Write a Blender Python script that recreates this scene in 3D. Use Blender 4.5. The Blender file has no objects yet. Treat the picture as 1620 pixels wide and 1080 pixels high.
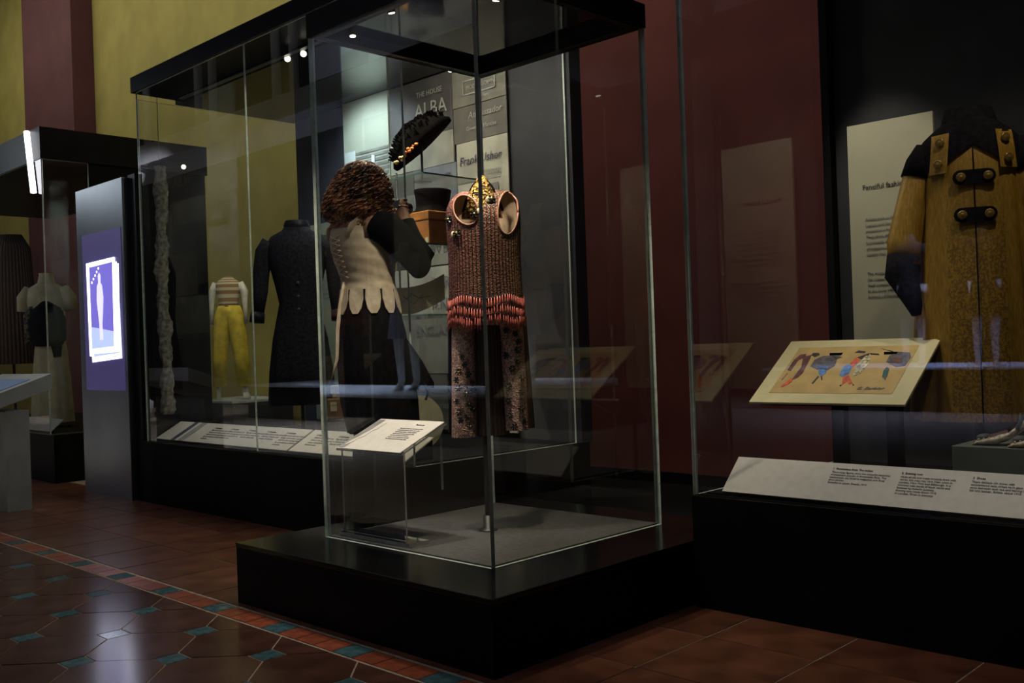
import bpy, bmesh, math, random
from mathutils import Vector, Matrix, Euler
random.seed(7)
PI = math.pi
scene = bpy.context.scene
C = scene.collection
# ------------------------------------------------------------------ camera
EYE = 0.93
def camera():
    az, pi_, ro = map(math.radians, (44.4, 0.1, 2.0))
    f = Vector((math.cos(az)*math.cos(pi_), math.sin(az)*math.cos(pi_), math.sin(pi_)))
    rt = Vector((math.sin(az), -math.cos(az), 0)); up = rt.cross(f)*1.0
    up = rt.cross(f)
    R = rt*math.cos(ro) - up*math.sin(ro); U = up*math.cos(ro) + rt*math.sin(ro)
    cd = bpy.data.cameras.new('camera'); cam = bpy.data.objects.new('camera', cd); C.objects.link(cam)
    m = Matrix((R, U, -f)).transposed().to_4x4(); m.translation = Vector((0, 0, EYE))
    cam.matrix_world = m
    cd.sensor_width = 36; cd.lens = 1558/1620*36; cd.clip_start = .05; cd.clip_end = 100
    scene.camera = cam
camera()
# ------------------------------------------------------------------ world, exposure, large lights
w = bpy.data.worlds.new('world'); scene.world = w; w.use_nodes = True
w.node_tree.nodes['Background'].inputs[0].default_value = (.5, .55, .75, 1)
w.node_tree.nodes['Background'].inputs[1].default_value = .007
vs = scene.view_settings
vs.view_transform = 'Standard'; vs.look = 'None'; vs.gamma = 1; vs.use_curve_mapping = False
vs.exposure = 0.0
scene.cycles.transparent_max_bounces = 40
scene.cycles.max_bounces = 8
scene.cycles.caustics_reflective = False; scene.cycles.caustics_refractive = False

def area(name, loc, aim, size, power, color=(1, .93, .8), sy=None, spread=None):
    l = bpy.data.lights.new(name, 'AREA'); l.energy = power; l.color = color; l.size = size
    if sy: l.shape = 'RECTANGLE'; l.size_y = sy
    if spread: l.spread = math.radians(spread)
    o = bpy.data.objects.new(name, l); C.objects.link(o); o.location = loc
    o.rotation_euler = (Vector(aim)-Vector(loc)).to_track_quat('-Z', 'Y').to_euler()
    return o
def spot(name, loc, aim, power, angle=45, color=(1, .9, .72), blend=.6, radius=.03):
    l = bpy.data.lights.new(name, 'SPOT'); l.energy = power; l.color = color
    l.spot_size = math.radians(angle); l.spot_blend = blend; l.shadow_soft_size = radius
    o = bpy.data.objects.new(name, l); C.objects.link(o); o.location = loc
    o.rotation_euler = (Vector(aim)-Vector(loc)).to_track_quat('-Z', 'Y').to_euler()
    return o
# gallery wall washers and a dim fill over the atrium
area('wall_washer', (3.3, 10.6, 5.8), (5.2, 10.6, 3.0), 10.0, 85, (1, .93, .72), .5)
area('wall_washer', (4.3, 5.6, 4.6), (5.2, 5.6, 1.8), 2.5, 16, (1, .9, .62), .3)
spot('right_case_spot', (3.3, 1.9, 2.6), (3.85, 1.62, 1.35), 42, 36, (1, .92, .75), .7)
area('red_wall_washer', (3.6, 3.0, 4.4), (5.2, 3.0, 1.3), 2.0, 6, (1, .85, .7), .3)
area('atrium_fill', (-1.0, 2.0, 7.5), (0.5, 3.0, 0), 5, 60, (.8, .85, 1), 5)  # unseen area light used as a dim general fill
spot('floor_spot', (1.2, -.2, 4.5), (2.65, .9, 0), 75, 20, (1, .82, .65), .8, .05)
# lamps in the cases, and unseen spots outside them
spot('shelf_fill_spot', (1.3, 4.9, 4.0), (3.2, 3.8, 1.42), 330, 18, (1, .88, .66), .6)  # spot added outside the case to brighten the hat box and shelves
spot('bay_spot', (2.45, 2.42, 2.08), (2.6, 2.72, 1.0), 36, 95, (1, .86, .68), .7)
spot('bay_spot', (2.25, 2.75, 2.08), (2.55, 2.75, .9), 30, 95, (1, .86, .68), .7)
spot('bay_spot', (2.3, 3.05, 2.08), (2.25, 2.9, .6), 46, 34, (1, .95, .88), .7)
area('wall_case_light', (3.25, 3.95, 2.57), (3.9, 3.95, 1.0), .9, 24, (1, .93, .74), .12)
spot('wall_case_spot', (2.98, 3.6, 2.56), (3.2, 3.8, 1.5), 55, 50, (1, .85, .6), .7)
spot('wall_case_spot', (3.55, 5.05, 2.57), (4.0, 5.08, 1.9), 48, 120, (.8, .95, 1), .8)
spot('wall_case_spot', (3.0, 4.7, 2.55), (3.4, 5.2, 1.2), 5, 50, (1, .93, .8), .7)
spot('strip_spot', (2.92, 5.6, 2.58), (3.0, 5.4, .4), 14, 40, (1, .93, .85), .8)
spot('strip_spot', (2.92, 4.5, 2.58), (3.0, 4.3, .4), 14, 40, (1, .93, .85), .8)
spot('visitor_fill_spot', (1.7, 3.9, 4.4), (2.6, 3.45, 1.45), 110, 16, (1, .88, .7), .8)  # unseen spot over the aisle that brightens the visitor
spot('right_case_spot', (2.95, 1.6, 2.6), (3.0, 1.3, .5), 36, 48, (1, .92, .8), .8)
spot('right_case_spot', (3.05, .75, 2.6), (3.55, 1.3, 1.4), 21, 52, (1, .85, .62), .8)
spot('left_case_spot', (3.1, 8.1, 2.6), (3.2, 8.6, 1.1), 30, 60, (1, .9, .62), .8)
spot('trouser_reflection_fill', (4.3, 7.3, 2.6), (4.75, 8.35, 1.1), 26, 30, (1, .92, .6), .8)  # added spot that brightens the stand-in for the reflected trousers
spot('kiosk_spot', (1.2, 5.4, 4.5), (2.25, 6.5, .5), 40, 22, (.95, 1, 1), .8)

# ------------------------------------------------------------------ materials
MATS = {}
def newmat(name):
    m = bpy.data.materials.new(name); m.use_nodes = True; MATS[name] = m
    nt = m.node_tree; return m, nt, nt.nodes['Principled BSDF'], nt.nodes, nt.links
def setp(b, **k):
    for n, v in k.items():
        n = n.replace('_', ' ')
        if n in b.inputs: b.inputs[n].default_value = v
def mat(name, col, rough=.6, metal=0, var=.12, scale=20, bump=0, col2=None, spec=.5, detail=3, emis=None, coord='Object', rnd=0, lo=.35, hi=.65):
    if name in MATS: return MATS[name]
    m, nt, b, N, L = newmat(name)
    setp(b, Roughness=rough, Metallic=metal); b.inputs['Specular IOR Level'].default_value = spec
    tc = N.new('ShaderNodeTexCoord'); no = N.new('ShaderNodeTexNoise')
    no.inputs['Scale'].default_value = scale; no.inputs['Detail'].default_value = detail
    L.new(tc.outputs[coord], no.inputs['Vector'])
    r = N.new('ShaderNodeValToRGB'); c2 = col2 or tuple(min(1, c*(1+var*2)) for c in col)
    c1 = col if col2 else tuple(c*(1-var) for c in col)
    r.color_ramp.elements[0].position = lo; r.color_ramp.elements[1].position = hi
    r.color_ramp.elements[0].color = (*c1, 1); r.color_ramp.elements[1].color = (*c2, 1)
    L.new(no.outputs['Fac'], r.inputs[0]); out = r.outputs[0]
    if rnd:
        oi = N.new('ShaderNodeObjectInfo'); mr = N.new('ShaderNodeMapRange')
        mr.inputs[3].default_value = 1-rnd; mr.inputs[4].default_value = 1+rnd
        L.new(oi.outputs['Random'], mr.inputs[0])
        mx = N.new('ShaderNodeMix'); mx.data_type = 'RGBA'; mx.blend_type = 'MULTIPLY'; mx.inputs[0].default_value = 1
        L.new(out, mx.inputs[6]); L.new(mr.outputs[0], mx.inputs[7]); out = mx.outputs[2]
    L.new(out, b.inputs['Base Color'])
    if bump:
        bp = N.new('ShaderNodeBump'); bp.inputs['Strength'].default_value = bump; bp.inputs['Distance'].default_value = .01
        L.new(no.outputs['Fac'], bp.inputs['Height']); L.new(bp.outputs[0], b.inputs['Normal'])
    if emis: b.inputs['Emission Color'].default_value = (*col, 1); b.inputs['Emission Strength'].default_value = emis
    return m
def glassmat(name, tint=(.985, .992, .988), rough=0.0, ior=1.45):
    m, nt, b, N, L = newmat(name); N.remove(b)
    t = N.new('ShaderNodeBsdfTransparent'); t.inputs[0].default_value = (*tint, 1)
    g = N.new('ShaderNodeBsdfGlossy'); g.inputs['Roughness'].default_value = rough
    fr = N.new('ShaderNodeFresnel'); fr.inputs[0].default_value = ior
    # IOR node flips on back faces of the solid pane; use the geometry-safe mix
    mx = N.new('ShaderNodeMixShader'); geo = N.new('ShaderNodeNewGeometry')
    mm = N.new('ShaderNodeMath'); mm.operation = 'MULTIPLY'
    inv = N.new('ShaderNodeMath'); inv.operation = 'SUBTRACT'; inv.inputs[0].default_value = 1
    L.new(geo.outputs['Backfacing'], inv.inputs[1]); L.new(fr.outputs[0], mm.inputs[0]); L.new(inv.outputs[0], mm.inputs[1])
    m2 = N.new('ShaderNodeMath'); m2.operation = 'MULTIPLY'; m2.inputs[1].default_value = 1.7
    L.new(mm.outputs[0], m2.inputs[0])
    L.new(m2.outputs[0], mx.inputs[0]); L.new(t.outputs[0], mx.inputs[1]); L.new(g.outputs[0], mx.inputs[2])
    L.new(mx.outputs[0], N['Material Output'].inputs[0]); return m
def emit(name, col, st):
    if name in MATS: return MATS[name]
    m, nt, b, N, L = newmat(name); setp(b, Roughness=.4)
    b.inputs['Base Color'].default_value = (*col, 1)
    b.inputs['Emission Color'].default_value = (*col, 1); b.inputs['Emission Strength'].default_value = st; return m
def stripemat(name, cols, n=1, rough=.35, metal=0., noise=.0, spec=.6, axis=0, vdots=0):
    """stripes across the u of the uv map; cols list of (pos,color); vdots = bead rows along v"""
    m, nt, b, N, L = newmat(name); setp(b, Roughness=rough, Metallic=metal)
    uv = N.new('ShaderNodeUVMap'); sp = N.new('ShaderNodeSeparateXYZ'); L.new(uv.outputs[0], sp.inputs[0])
    mu = N.new('ShaderNodeMath'); mu.operation = 'MULTIPLY'; mu.inputs[1].default_value = n
    fr = N.new('ShaderNodeMath'); fr.operation = 'FRACT'
    L.new(sp.outputs[axis], mu.inputs[0]); L.new(mu.outputs[0], fr.inputs[0])
    r = N.new('ShaderNodeValToRGB'); r.color_ramp.interpolation = 'LINEAR'
    while len(r.color_ramp.elements) < len(cols): r.color_ramp.elements.new(.5)
    for e, (p, c) in zip(r.color_ramp.elements, cols): e.position = p; e.color = (*c, 1)
    L.new(fr.outputs[0], r.inputs[0]); out = r.outputs[0]
    if noise:
        tc = N.new('ShaderNodeTexCoord'); vo = N.new('ShaderNodeTexVoronoi'); vo.inputs['Scale'].default_value = 160
        L.new(tc.outputs['Object'], vo.inputs['Vector'])
        mr = N.new('ShaderNodeMapRange'); mr.inputs[1].default_value = 0; mr.inputs[2].default_value = 1
        mr.inputs[3].default_value = 1-noise; mr.inputs[4].default_value = 1+noise
        L.new(vo.outputs['Color'], mr.inputs[0])
        mx = N.new('ShaderNodeMix'); mx.data_type = 'RGBA'; mx.blend_type = 'MULTIPLY'; mx.inputs[0].default_value = 1
        L.new(out, mx.inputs[6]); L.new(mr.outputs[0], mx.inputs[7]); out = mx.outputs[2]
        bp = N.new('ShaderNodeBump'); bp.inputs['Strength'].default_value = .6; bp.inputs['Distance'].default_value = .004
        L.new(vo.outputs['Distance'], bp.inputs['Height']); L.new(bp.outputs[0], b.inputs['Normal'])
    L.new(out, b.inputs['Base Color']); return m
def sequin(name, c1, c2, scale=170, metal=.5, rough=.3):
    m, nt, b, N, L = newmat(name); setp(b, Roughness=rough, Metallic=metal)
    tc = N.new('ShaderNodeTexCoord'); vo = N.new('ShaderNodeTexVoronoi'); vo.inputs['Scale'].default_value = scale
    L.new(tc.outputs['Object'], vo.inputs['Vector'])
    sp = N.new('ShaderNodeSeparateColor'); L.new(vo.outputs['Color'], sp.inputs[0])
    r = N.new('ShaderNodeValToRGB'); r.color_ramp.elements[0].color = (*c1, 1); r.color_ramp.elements[1].color = (*c2, 1)
    r.color_ramp.elements[0].position = .3; r.color_ramp.elements[1].position = .8
    L.new(sp.outputs[0], r.inputs[0]); L.new(r.outputs[0], b.inputs['Base Color'])
    bp = N.new('ShaderNodeBump'); bp.inputs['Strength'].default_value = .9; bp.inputs['Distance'].default_value = .004
    L.new(vo.outputs['Distance'], bp.inputs['Height']); L.new(bp.outputs[0], b.inputs['Normal']); return m

black = mat('black_satin_panel', (.005, .005, .006), .4, 0, .2, 8, spec=.15)
blackm = mat('black_matte', (.006, .006, .007), .8, spec=.1)
gloss = mat('black_glossy_ceiling', (.006, .006, .007), .06, 0, .1, 6, spec=.7)
plinthm = mat('black_plinth_lacquer', (.006, .006, .006), .16, 0, .2, 6, spec=.4)
sidem = mat('black_plinth_side', (.004, .004, .004), .5, 0, .2, 6, spec=.12)
darkgrey = mat('dark_grey_panel', (.028, .029, .036), .7, 0, .15, 5)
bluegrey = mat('blue_grey_panel', (.03, .031, .045), .7, 0, .15, 5)
glass = glassmat('museum_glass')
acryl = glassmat('clear_acrylic', (.985, .988, .99))
edge = mat('glass_edge', (.50, .58, .50), .3, 0, .1, 30, emis=None)
edge2 = mat('acrylic_edge', (.55, .56, .56), .2, 0, .1, 30)
yellow = mat('yellow_wall_paint', (.36, .31, .085), .85, 0, .06, 3)
red = mat('dark_red_wall_paint', (.18, .038, .032), .85, 0, .08, 3)
white_print = mat('white_print_board', (.68, .64, .56), .6, 0, .03, 40)
cream = mat('cream_board', (.62, .56, .36), .6, 0, .05, 30)
ink = mat('black_ink', (.03, .03, .03), .7)
greyink = mat('grey_ink', (.22, .22, .22), .7)
def ao(m): return m

# ------------------------------------------------------------------ mesh helpers
class MB:
    def __init__(s): s.v = []; s.f = []; s.u = {}; s.mi = {}
    def add(s, vs_, fs_, uv=None, mi=0):
        o = len(s.v); s.v += [tuple(v) for v in vs_]
        for k, f in enumerate(fs_):
            if uv: s.u[len(s.f)] = uv[k]
            if mi: s.mi[len(s.f)] = mi
            s.f.append(tuple(i+o for i in f))
        return s
    def box(s, x0, y0, z0, x1, y1, z1, mi=0):
        v = [(x0,y0,z0),(x1,y0,z0),(x1,y1,z0),(x0,y1,z0),(x0,y0,z1),(x1,y0,z1),(x1,y1,z1),(x0,y1,z1)]
        return s.add(v, [(3,2,1,0),(4,5,6,7),(0,1,5,4),(1,2,6,5),(2,3,7,6),(3,0,4,7)], mi=mi)
    def hexa(s, p): # 8 corners, bottom 4 ccw, top 4
        return s.add(p, [(3,2,1,0),(4,5,6,7),(0,1,5,4),(1,2,6,5),(2,3,7,6),(3,0,4,7)])
    def loft(s, rings, n=32, fn=None, cap=True, a0=0, a1=2*PI, skip=None):
        closed = abs(a1-a0-2*PI) < 1e-6; m = n if closed else n+1
        V = []; R = len(rings)
        for k, r in enumerate(rings):
            cx, cy, cz, rx, ry = r[:5]; t = r[5] if len(r) > 5 else 0; tilt = r[6] if len(r) > 6 else 0
            for i in range(m):
                a = a0+(a1-a0)*i/n; q = fn(a, k/(R-1)) if fn else 1
                x = rx*math.cos(a)*q; y = ry*math.sin(a)*q
                V.append((cx+x*math.cos(t)-y*math.sin(t), cy+x*math.sin(t)+y*math.cos(t), cz+tilt*x))
        F = []; U = []
        for k in range(R-1):
            for i in range(n):
                j = (i+1) % m
                f = (k*m+i, k*m+j, (k+1)*m+j, (k+1)*m+i)
                if skip and skip([V[q] for q in f]): continue
                F.append(f); v0 = k/(R-1); v1 = (k+1)/(R-1)
                U.append([(i/n, v0), ((i+1)/n, v0), ((i+1)/n, v1), (i/n, v1)])
        if cap and closed:
            F.append(tuple(range(m))[::-1]); U.append([(.5, 0)]*m)
            F.append(tuple(range((R-1)*m, R*m))); U.append([(.5, 1)]*m)
        return s.add(V, F, U)
    def tube(s, pts, r, n=8, cap=True, fn=None):
        pts = [Vector(p) for p in pts]; K = len(pts)
        rr = r if isinstance(r, (list, tuple)) else [r]*K
        V = []; prev = None
        for k, p in enumerate(pts):
            d = (pts[min(k+1, K-1)]-pts[max(k-1, 0)]).normalized()
            if prev is None:
                a = Vector((0, 0, 1)) if abs(d.z) < .9 else Vector((1, 0, 0)); prev = d.cross(a).normalized()
            e = (prev-d*prev.dot(d)).normalized(); prev = e; g = d.cross(e)
            q = rr[k]; qa, qb = (q if isinstance(q, tuple) else (q, q))
            for i in range(n):
                a = 2*PI*i/n; w_ = fn(a, k/(K-1)) if fn else 1
                V.append(p+(e*math.cos(a)*qa+g*math.sin(a)*qb)*w_)
        F = []; U = []
        for k in range(K-1):
            for i in range(n):
                j = (i+1) % n; F.append((k*n+i, k*n+j, (k+1)*n+j, (k+1)*n+i))
                U.append([(i/n, k/K), ((i+1)/n, k/K), ((i+1)/n, (k+1)/K), (i/n, (k+1)/K)])
        if cap:
            F.append(tuple(range(n))[::-1]); U.append([(0, 0)]*n)
            F.append(tuple(range((K-1)*n, K*n))); U.append([(0, 1)]*n)
        return s.add(V, F, U)
    def ball(s, c, r, n=10, m=7):
        rx, ry, rz = r if isinstance(r, tuple) else (r, r, r)
        rings = []
        for k in range(m+1):
            a = -PI/2+PI*k/m; q = max(.02, math.cos(a))
            rings.append((c[0], c[1], c[2]+rz*math.sin(a), rx*q, ry*q))
        return s.loft(rings, n)
    def prism(s, poly, h0, h1, frame=None):
        """2-D polygon extruded; frame=(origin,xdir,ydir,ndir)"""
        n = len(poly)
        def P(p, h):
            if frame: o, a, b, c = frame; return Vector(o)+Vector(a)*p[0]+Vector(b)*p[1]+Vector(c)*h
            return (p[0], p[1], h)
        V = [P(p, h0) for p in poly]+[P(p, h1) for p in poly]
        F = [tuple(range(n))[::-1], tuple(range(n, 2*n))]+[(i, (i+1) % n, (i+1) % n+n, i+n) for i in range(n)]
        return s.add(V, F)
    def mesh(s, name, mats, smooth=False):
        me = bpy.data.meshes.new(name); me.from_pydata(s.v, [], s.f)
        for m_ in (mats if isinstance(mats, (list, tuple)) else [mats]): me.materials.append(m_)
        uvl = me.uv_layers.new(name='UVMap')
        for p in me.polygons:
            if p.index in s.u:
                for li, uv in zip(p.loop_indices, s.u[p.index]): uvl.data[li].uv = uv
            if p.index in s.mi: p.material_index = s.mi[p.index]
            p.use_smooth = smooth
        bm = bmesh.new(); bm.from_mesh(me); bmesh.ops.recalc_face_normals(bm, faces=bm.faces); bm.to_mesh(me); bm.free()
        return me
    def build(s, name, mats, parent=None, smooth=False, loc=None, rot=None, bevel=0):
        o = bpy.data.objects.new(name, s.mesh(name, mats, smooth)); C.objects.link(o)
        if parent: o.parent = parent
        if loc: o.location = loc
        if rot: o.rotation_euler = rot
        if bevel:
            b = o.modifiers.new('bevel', 'BEVEL'); b.width = bevel; b.segments = 2; b.limit_method = 'ANGLE'
        return o
def tag(o, label=None, cat=None, group=None, kind=None):
    if label: o['label'] = label
    if cat: o['category'] = cat
    if group: o['group'] = group
    if kind: o['kind'] = kind
    return o
def thing(name, label, cat, loc=(0, 0, 0), rz=0, group=None):
    o = bpy.data.objects.new(name, None); C.objects.link(o); o.location = loc; o.rotation_euler = (0, 0, rz)
    o.empty_display_size = .1
    return tag(o, label, cat, group)
def box(name, a, b, m, parent=None, bevel=0, kind=None):
    o = MB().box(*a, *b).build(name, m, parent, bevel=bevel)
    if kind: o['kind'] = kind
    return o
def text(body, size, m, parent, o, xd, yd, name='lettering', align='LEFT', ext=.0006, lift=.001, shear=0, space=1.15):
    cu = bpy.data.curves.new(name, 'FONT'); cu.body = body; cu.size = size; cu.extrude = ext; cu.resolution_u = 2
    cu.align_x = align; cu.shear = shear; cu.space_line = space
    t = bpy.data.objects.new(name, cu); C.objects.link(t)
    me = bpy.data.meshes.new_from_object(t); bpy.data.objects.remove(t); me.materials.clear(); me.materials.append(m)
    ob = bpy.data.objects.new(name, me); C.objects.link(ob); ob.parent = parent
    xd = Vector(xd).normalized(); yd = Vector(yd).normalized(); nd = xd.cross(yd)
    M = Matrix((xd, yd, nd)).transposed().to_4x4(); M.translation = Vector(o)+nd*lift
    if parent: M = parent.matrix_basis.inverted() @ M
    ob.matrix_local = M; return ob
def pane(parent, a, b, name='glass_pane', edges=None):
    """vertical glass sheet, box a..b; edge faces get the greenish edge material"""
    dx, dy, dz = b[0]-a[0], b[1]-a[1], b[2]-a[2]
    mb = MB(); mb.box(*a, *b)
    thin = 0 if dx < dy else 1
    for k, axis in enumerate([2, 2, 1, 0, 1, 0]):
        if axis != thin: mb.mi[k] = 1
    return mb.build(name, [glass, edge], parent)

# ------------------------------------------------------------------ floor
floor = box('floor', (-8, -3, -.06), (7, 17, -.0022), mat('floor_grout', (.34, .27, .19), .8, 0, .15, 30), kind='structure')
def clip(poly, xmax):
    out = []
    for i in range(len(poly)):
        a, b = poly[i], poly[(i+1) % len(poly)]
        ia, ib = a[0] <= xmax, b[0] <= xmax
        if ia: out.append(a)
        if ia != ib: t = (xmax-a[0])/(b[0]-a[0]); out.append((xmax, a[1]+(b[1]-a[1])*t))
    return out
brown_t = mat('brown_clay_tile', (.085, .036, .025), .17, 0, .22, 9, rnd=.22)
terra_t = mat('terracotta_tile', (.125, .045, .024), .28, 0, .25, 7, rnd=.15)
red_t = mat('red_border_tile', (.27, .065, .03), .3, 0, .2, 25, rnd=.2)
blue_t = mat('blue_glazed_tile', (.06, .13, .15), .12, 0, .2, 30, rnd=.15)
A = .2915; S2 = math.sqrt(2); D = .0415; XB = 1.752
def sd(s, d): return ((s+d)/S2, (d-s)/S2)
def visible(x, y, mar=.35):
    d = (x+y)/S2; s = (x-y)/S2
    return d > 1.9 and abs(s) < d*.53+mar and x > -1 and y < 9.2
def inset(poly, g):
    """shrink a convex polygon by g on every edge"""
    A2 = sum(p[0]*q[1]-q[0]*p[1] for p, q in zip(poly, poly[1:]+poly[:1])); sg = 1 if A2 > 0 else -1
    P = [p for k, p in enumerate(poly) if math.hypot(p[0]-poly[k-1][0], p[1]-poly[k-1][1]) > 1e-5]
    n = len(P); L_ = []
    for k in range(n):
        a, b = P[k], P[(k+1) % n]; dx, dy = b[0]-a[0], b[1]-a[1]; l = math.hypot(dx, dy)
        nx, ny = -dy/l*sg, dx/l*sg; L_.append((nx, ny, nx*a[0]+ny*a[1]+g))
    out = []
    for k in range(n):
        a, b = L_[k-1], L_[k]; det = a[0]*b[1]-b[0]*a[1]
        if abs(det) < 1e-6: out.append(P[k]); continue
        out.append(((a[2]*b[1]-b[2]*a[1])/det, (a[0]*b[2]-b[0]*a[2])/det))
    return out
h = D*S2  # half diagonal of a dot along s/d
def octagon():
    q = A/2; return [(-q+h, -q), (q-h, -q), (q, -q+h), (q, q-h), (q-h, q), (-q+h, q), (-q, q-h), (-q, -q+h)]
octw = [((s+d)/S2, (d-s)/S2) for s, d in octagon()][::-1]
g = .0028
def tile(me_or_poly, m, loc, name='tile'):
    if isinstance(me_or_poly, list): me = MB().prism(me_or_poly, -.006, 0).mesh(name, m)
    else: me = me_or_poly
    o = bpy.data.objects.new(name, me); C.objects.link(o); o.parent = floor; o.location = (loc[0], loc[1], random.uniform(-.0006, .0006))
    return o
oct_me = MB().prism(inset(octw, g), -.006, 0).mesh('tile', brown_t)
dotp = [(-D, -D), (D, -D), (D, D), (-D, D)]
dot_me = MB().prism(inset(dotp, g), -.006, 0).mesh('tile', blue_t)
cnt = 0; cands = []
for i in range(-30, 12):
    for j in range(0, 34):
        s, d = -.753+A*i, 3.035+A*(j-5)
        cands.append((s, d))
far = []
octs = []; dots = []
for s, d in cands:
    x, y = sd(s, d)
    if visible(x, y):
        if x+D < XB: dots.append((x, y))
    x, y = sd(s+A/2, d+A/2)
    if visible(x, y) and x-.2 < XB: octs.append((x, y))
key = lambda p: p[0]+p[1]
octs.sort(key=key); dots.sort(key=key)
def emit_far(lst, poly, m):
    mb = MB()
    for x, y in lst:
        p = clip([(a+x, b+y) for a, b in poly], XB)
        if len(p) > 2: mb.prism(inset(p, g), -.006, 0)
    if mb.v: tag(mb.build('tile_field', m, floor), kind='stuff')
for x, y in octs[:280]:
    if x+.2 <= XB: tile(oct_me, brown_t, (x, y))
    else:
        p = clip([(a+x, b+y) for a, b in octw], XB)
        if len(p) > 2:
            cx = sum(q[0] for q in p)/len(p); cy = sum(q[1] for q in p)/len(p)
            if max(q[0] for q in p)-min(q[0] for q in p) > .02: tile(inset([(a-cx, b-cy) for a, b in p], g), brown_t, (cx, cy))
if octs[280:]: emit_far(octs[280:], octw, brown_t)
for x, y in dots[:280]: tile(dot_me, blue_t, (x, y))
if dots[280:]: emit_far(dots[280:], dotp, blue_t)
bt = .1025; 
bp_ = [(-.046, -bt/2), (.046, -bt/2), (.046, bt/2), (-.046, bt/2)]
rb_me = MB().prism(inset(bp_, .0024), -.006, 0).mesh('tile', red_t); bb_me = MB().prism(inset(bp_, .0024), -.006, 0).mesh('tile', blue_t)
k = 0; y = 2.088-bt*4
while y < 10:
    tile(bb_me if k % 4 == 0 else rb_me, None, (1.805, y)); y += bt; k += 1
T = .3615
tp = inset([(-T/2, -.1825), (T/2, -.1825), (T/2, .1825), (-T/2, .1825)], .003)
t_me = MB().prism(tp, -.006, 0).mesh('tile', terra_t)
for i in range(9):
    for j in range(-3, 26):
        x = 1.862+T/2+T*i; yy = 1.0+.1825+.365*j
        if i < 3 or (visible(x, yy, .2) and yy < 3.4 and False): 
            if visible(x, yy, .3): tile(t_me, None, (x, yy))
tp2 = inset([(-T/2, -T/2), (T/2, -T/2), (T/2, T/2), (-T/2, T/2)], .004)


# ------------------------------------------------------------------ walls
box('wall_back', (5.2, 4.49, -.02), (5.35, 17, 7.5), yellow, kind='structure')
box('wall_right', (5.2, -3, -.02), (5.35, 4.488, 7.5), red, kind='structure')
box('trim_1', (4.93, 12.2, -.01), (5.198, 13.8, 7.4), mat('dark_red_pillar_paint', (.10, .030, .036), .8, 0, .08, 3), kind='structure')
box('trim_3', (4.11, -.9, -.004), (5.168, 7.6, .004), blackm, kind='structure')
box('trim_4', (3.25, 1.97, -.004), (4.108, 3.43, .004), blackm, kind='structure')
box('baseboard_right', (5.17, 2.0, -.003), (5.198, 4.488, .07), black, kind='structure')

# ------------------------------------------------------------------ bay showcase
PX0, PX1, PY0, PY1, PZ = 1.89, 3.24, 1.965, 3.33, .223
bay = thing('display_case', 'tall square glass case on low black plinth standing forward of the others', 'display case', (2.6, 2.67, 0))
def bloc(o):  # children given in world coords
    par = o.parent; o.location = Vector(o.location)-par.location; return o
bloc(box('plinth', (PX0, PY0, -.002), (PX1, PY1, .205), sidem, bay, bevel=.002))
bloc(box('plinth_top', (PX0-.002, PY0-.002, .206), (PX1, PY1+.001, PZ), plinthm, bay, bevel=.002))
GX0, GX1, GY0, GY1 = 2.15, 3.055, 2.23, 3.13
bloc(tag(box('deck', (GX0+.012, GY0+.012, PZ+.0005), (GX1-.012, GY1-.012, PZ+.006), mat('grey_felt_deck', (.085, .083, .075), .95, 0, .1, 60), bay), 'grey felt floor of the case'))
t = .016
for a, b in [((GX0, GY0, PZ+.0005), (GX0+t, GY1, 2.11)), ((GX0+t+.001, GY0, PZ+.0005), (GX1, GY0+t, 2.11)),
             ((GX1-t, GY0+t+.001, PZ+.0005), (GX1, GY1, 2.11)), ((GX0+t+.001, GY1-t, PZ+.0005), (GX1-t-.001, GY1, 2.11))]:
    bloc(pane(bay, a, b))
# roof: frame beams and a glossy ceiling
roof = thing('case_roof', 'x', 'x'); bpy.data.objects.remove(roof)
fr = MB(); e = .045; z0, z1 = 2.11, 2.20
fr.box(GX0-.004, GY0-.004, z0, GX0+e, GY1+.004, z1).box(GX1-e, GY0-.004, z0, GX1+.004, GY1+.004, z1)
fr.box(GX0+e, GY0-.004, z0, GX1-e, GY0+e, z1).box(GX0+e, GY1-e, z0, GX1-e, GY1+.004, z1)
bloc(fr.build('roof_frame', black, bay))
bloc(tag(box('ceiling_panel', (GX0+e+.001, GY0+e+.001, 2.15), (GX1-e-.001, GY1-e-.001, 2.195), gloss, bay), 'glossy black ceiling of the case'))
def lamp_head(parent, p, aim, r=.018, on=8, lens=True, name='spotlight'):
    d = (Vector(aim)-Vector(p)).normalized(); p = Vector(p)
    off = parent.location if parent else Vector((0, 0, 0))
    mb = MB().tube([p-d*.05-off, p-d*.045-off, p-off], [r*.6, r, r*1.05], 14)
    o = mb.build(name, blackm, parent, True)
    if lens:
        l = MB().tube([p+d*.001-off, p+d*.003-off], [r*.85, r*.8], 14).build('lens', emit('lamp_glow', (1, .92, .78), on), o)
    return o
for p, aim in [((2.45, 2.42, 2.13), (2.6, 2.72, 1)), ((2.25, 2.75, 2.13), (2.55, 2.75, .9)), ((2.3, 3.05, 2.13), (2.25, 2.9, .6))]:
    lamp_head(bay, p, aim, .014, 4)

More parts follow.
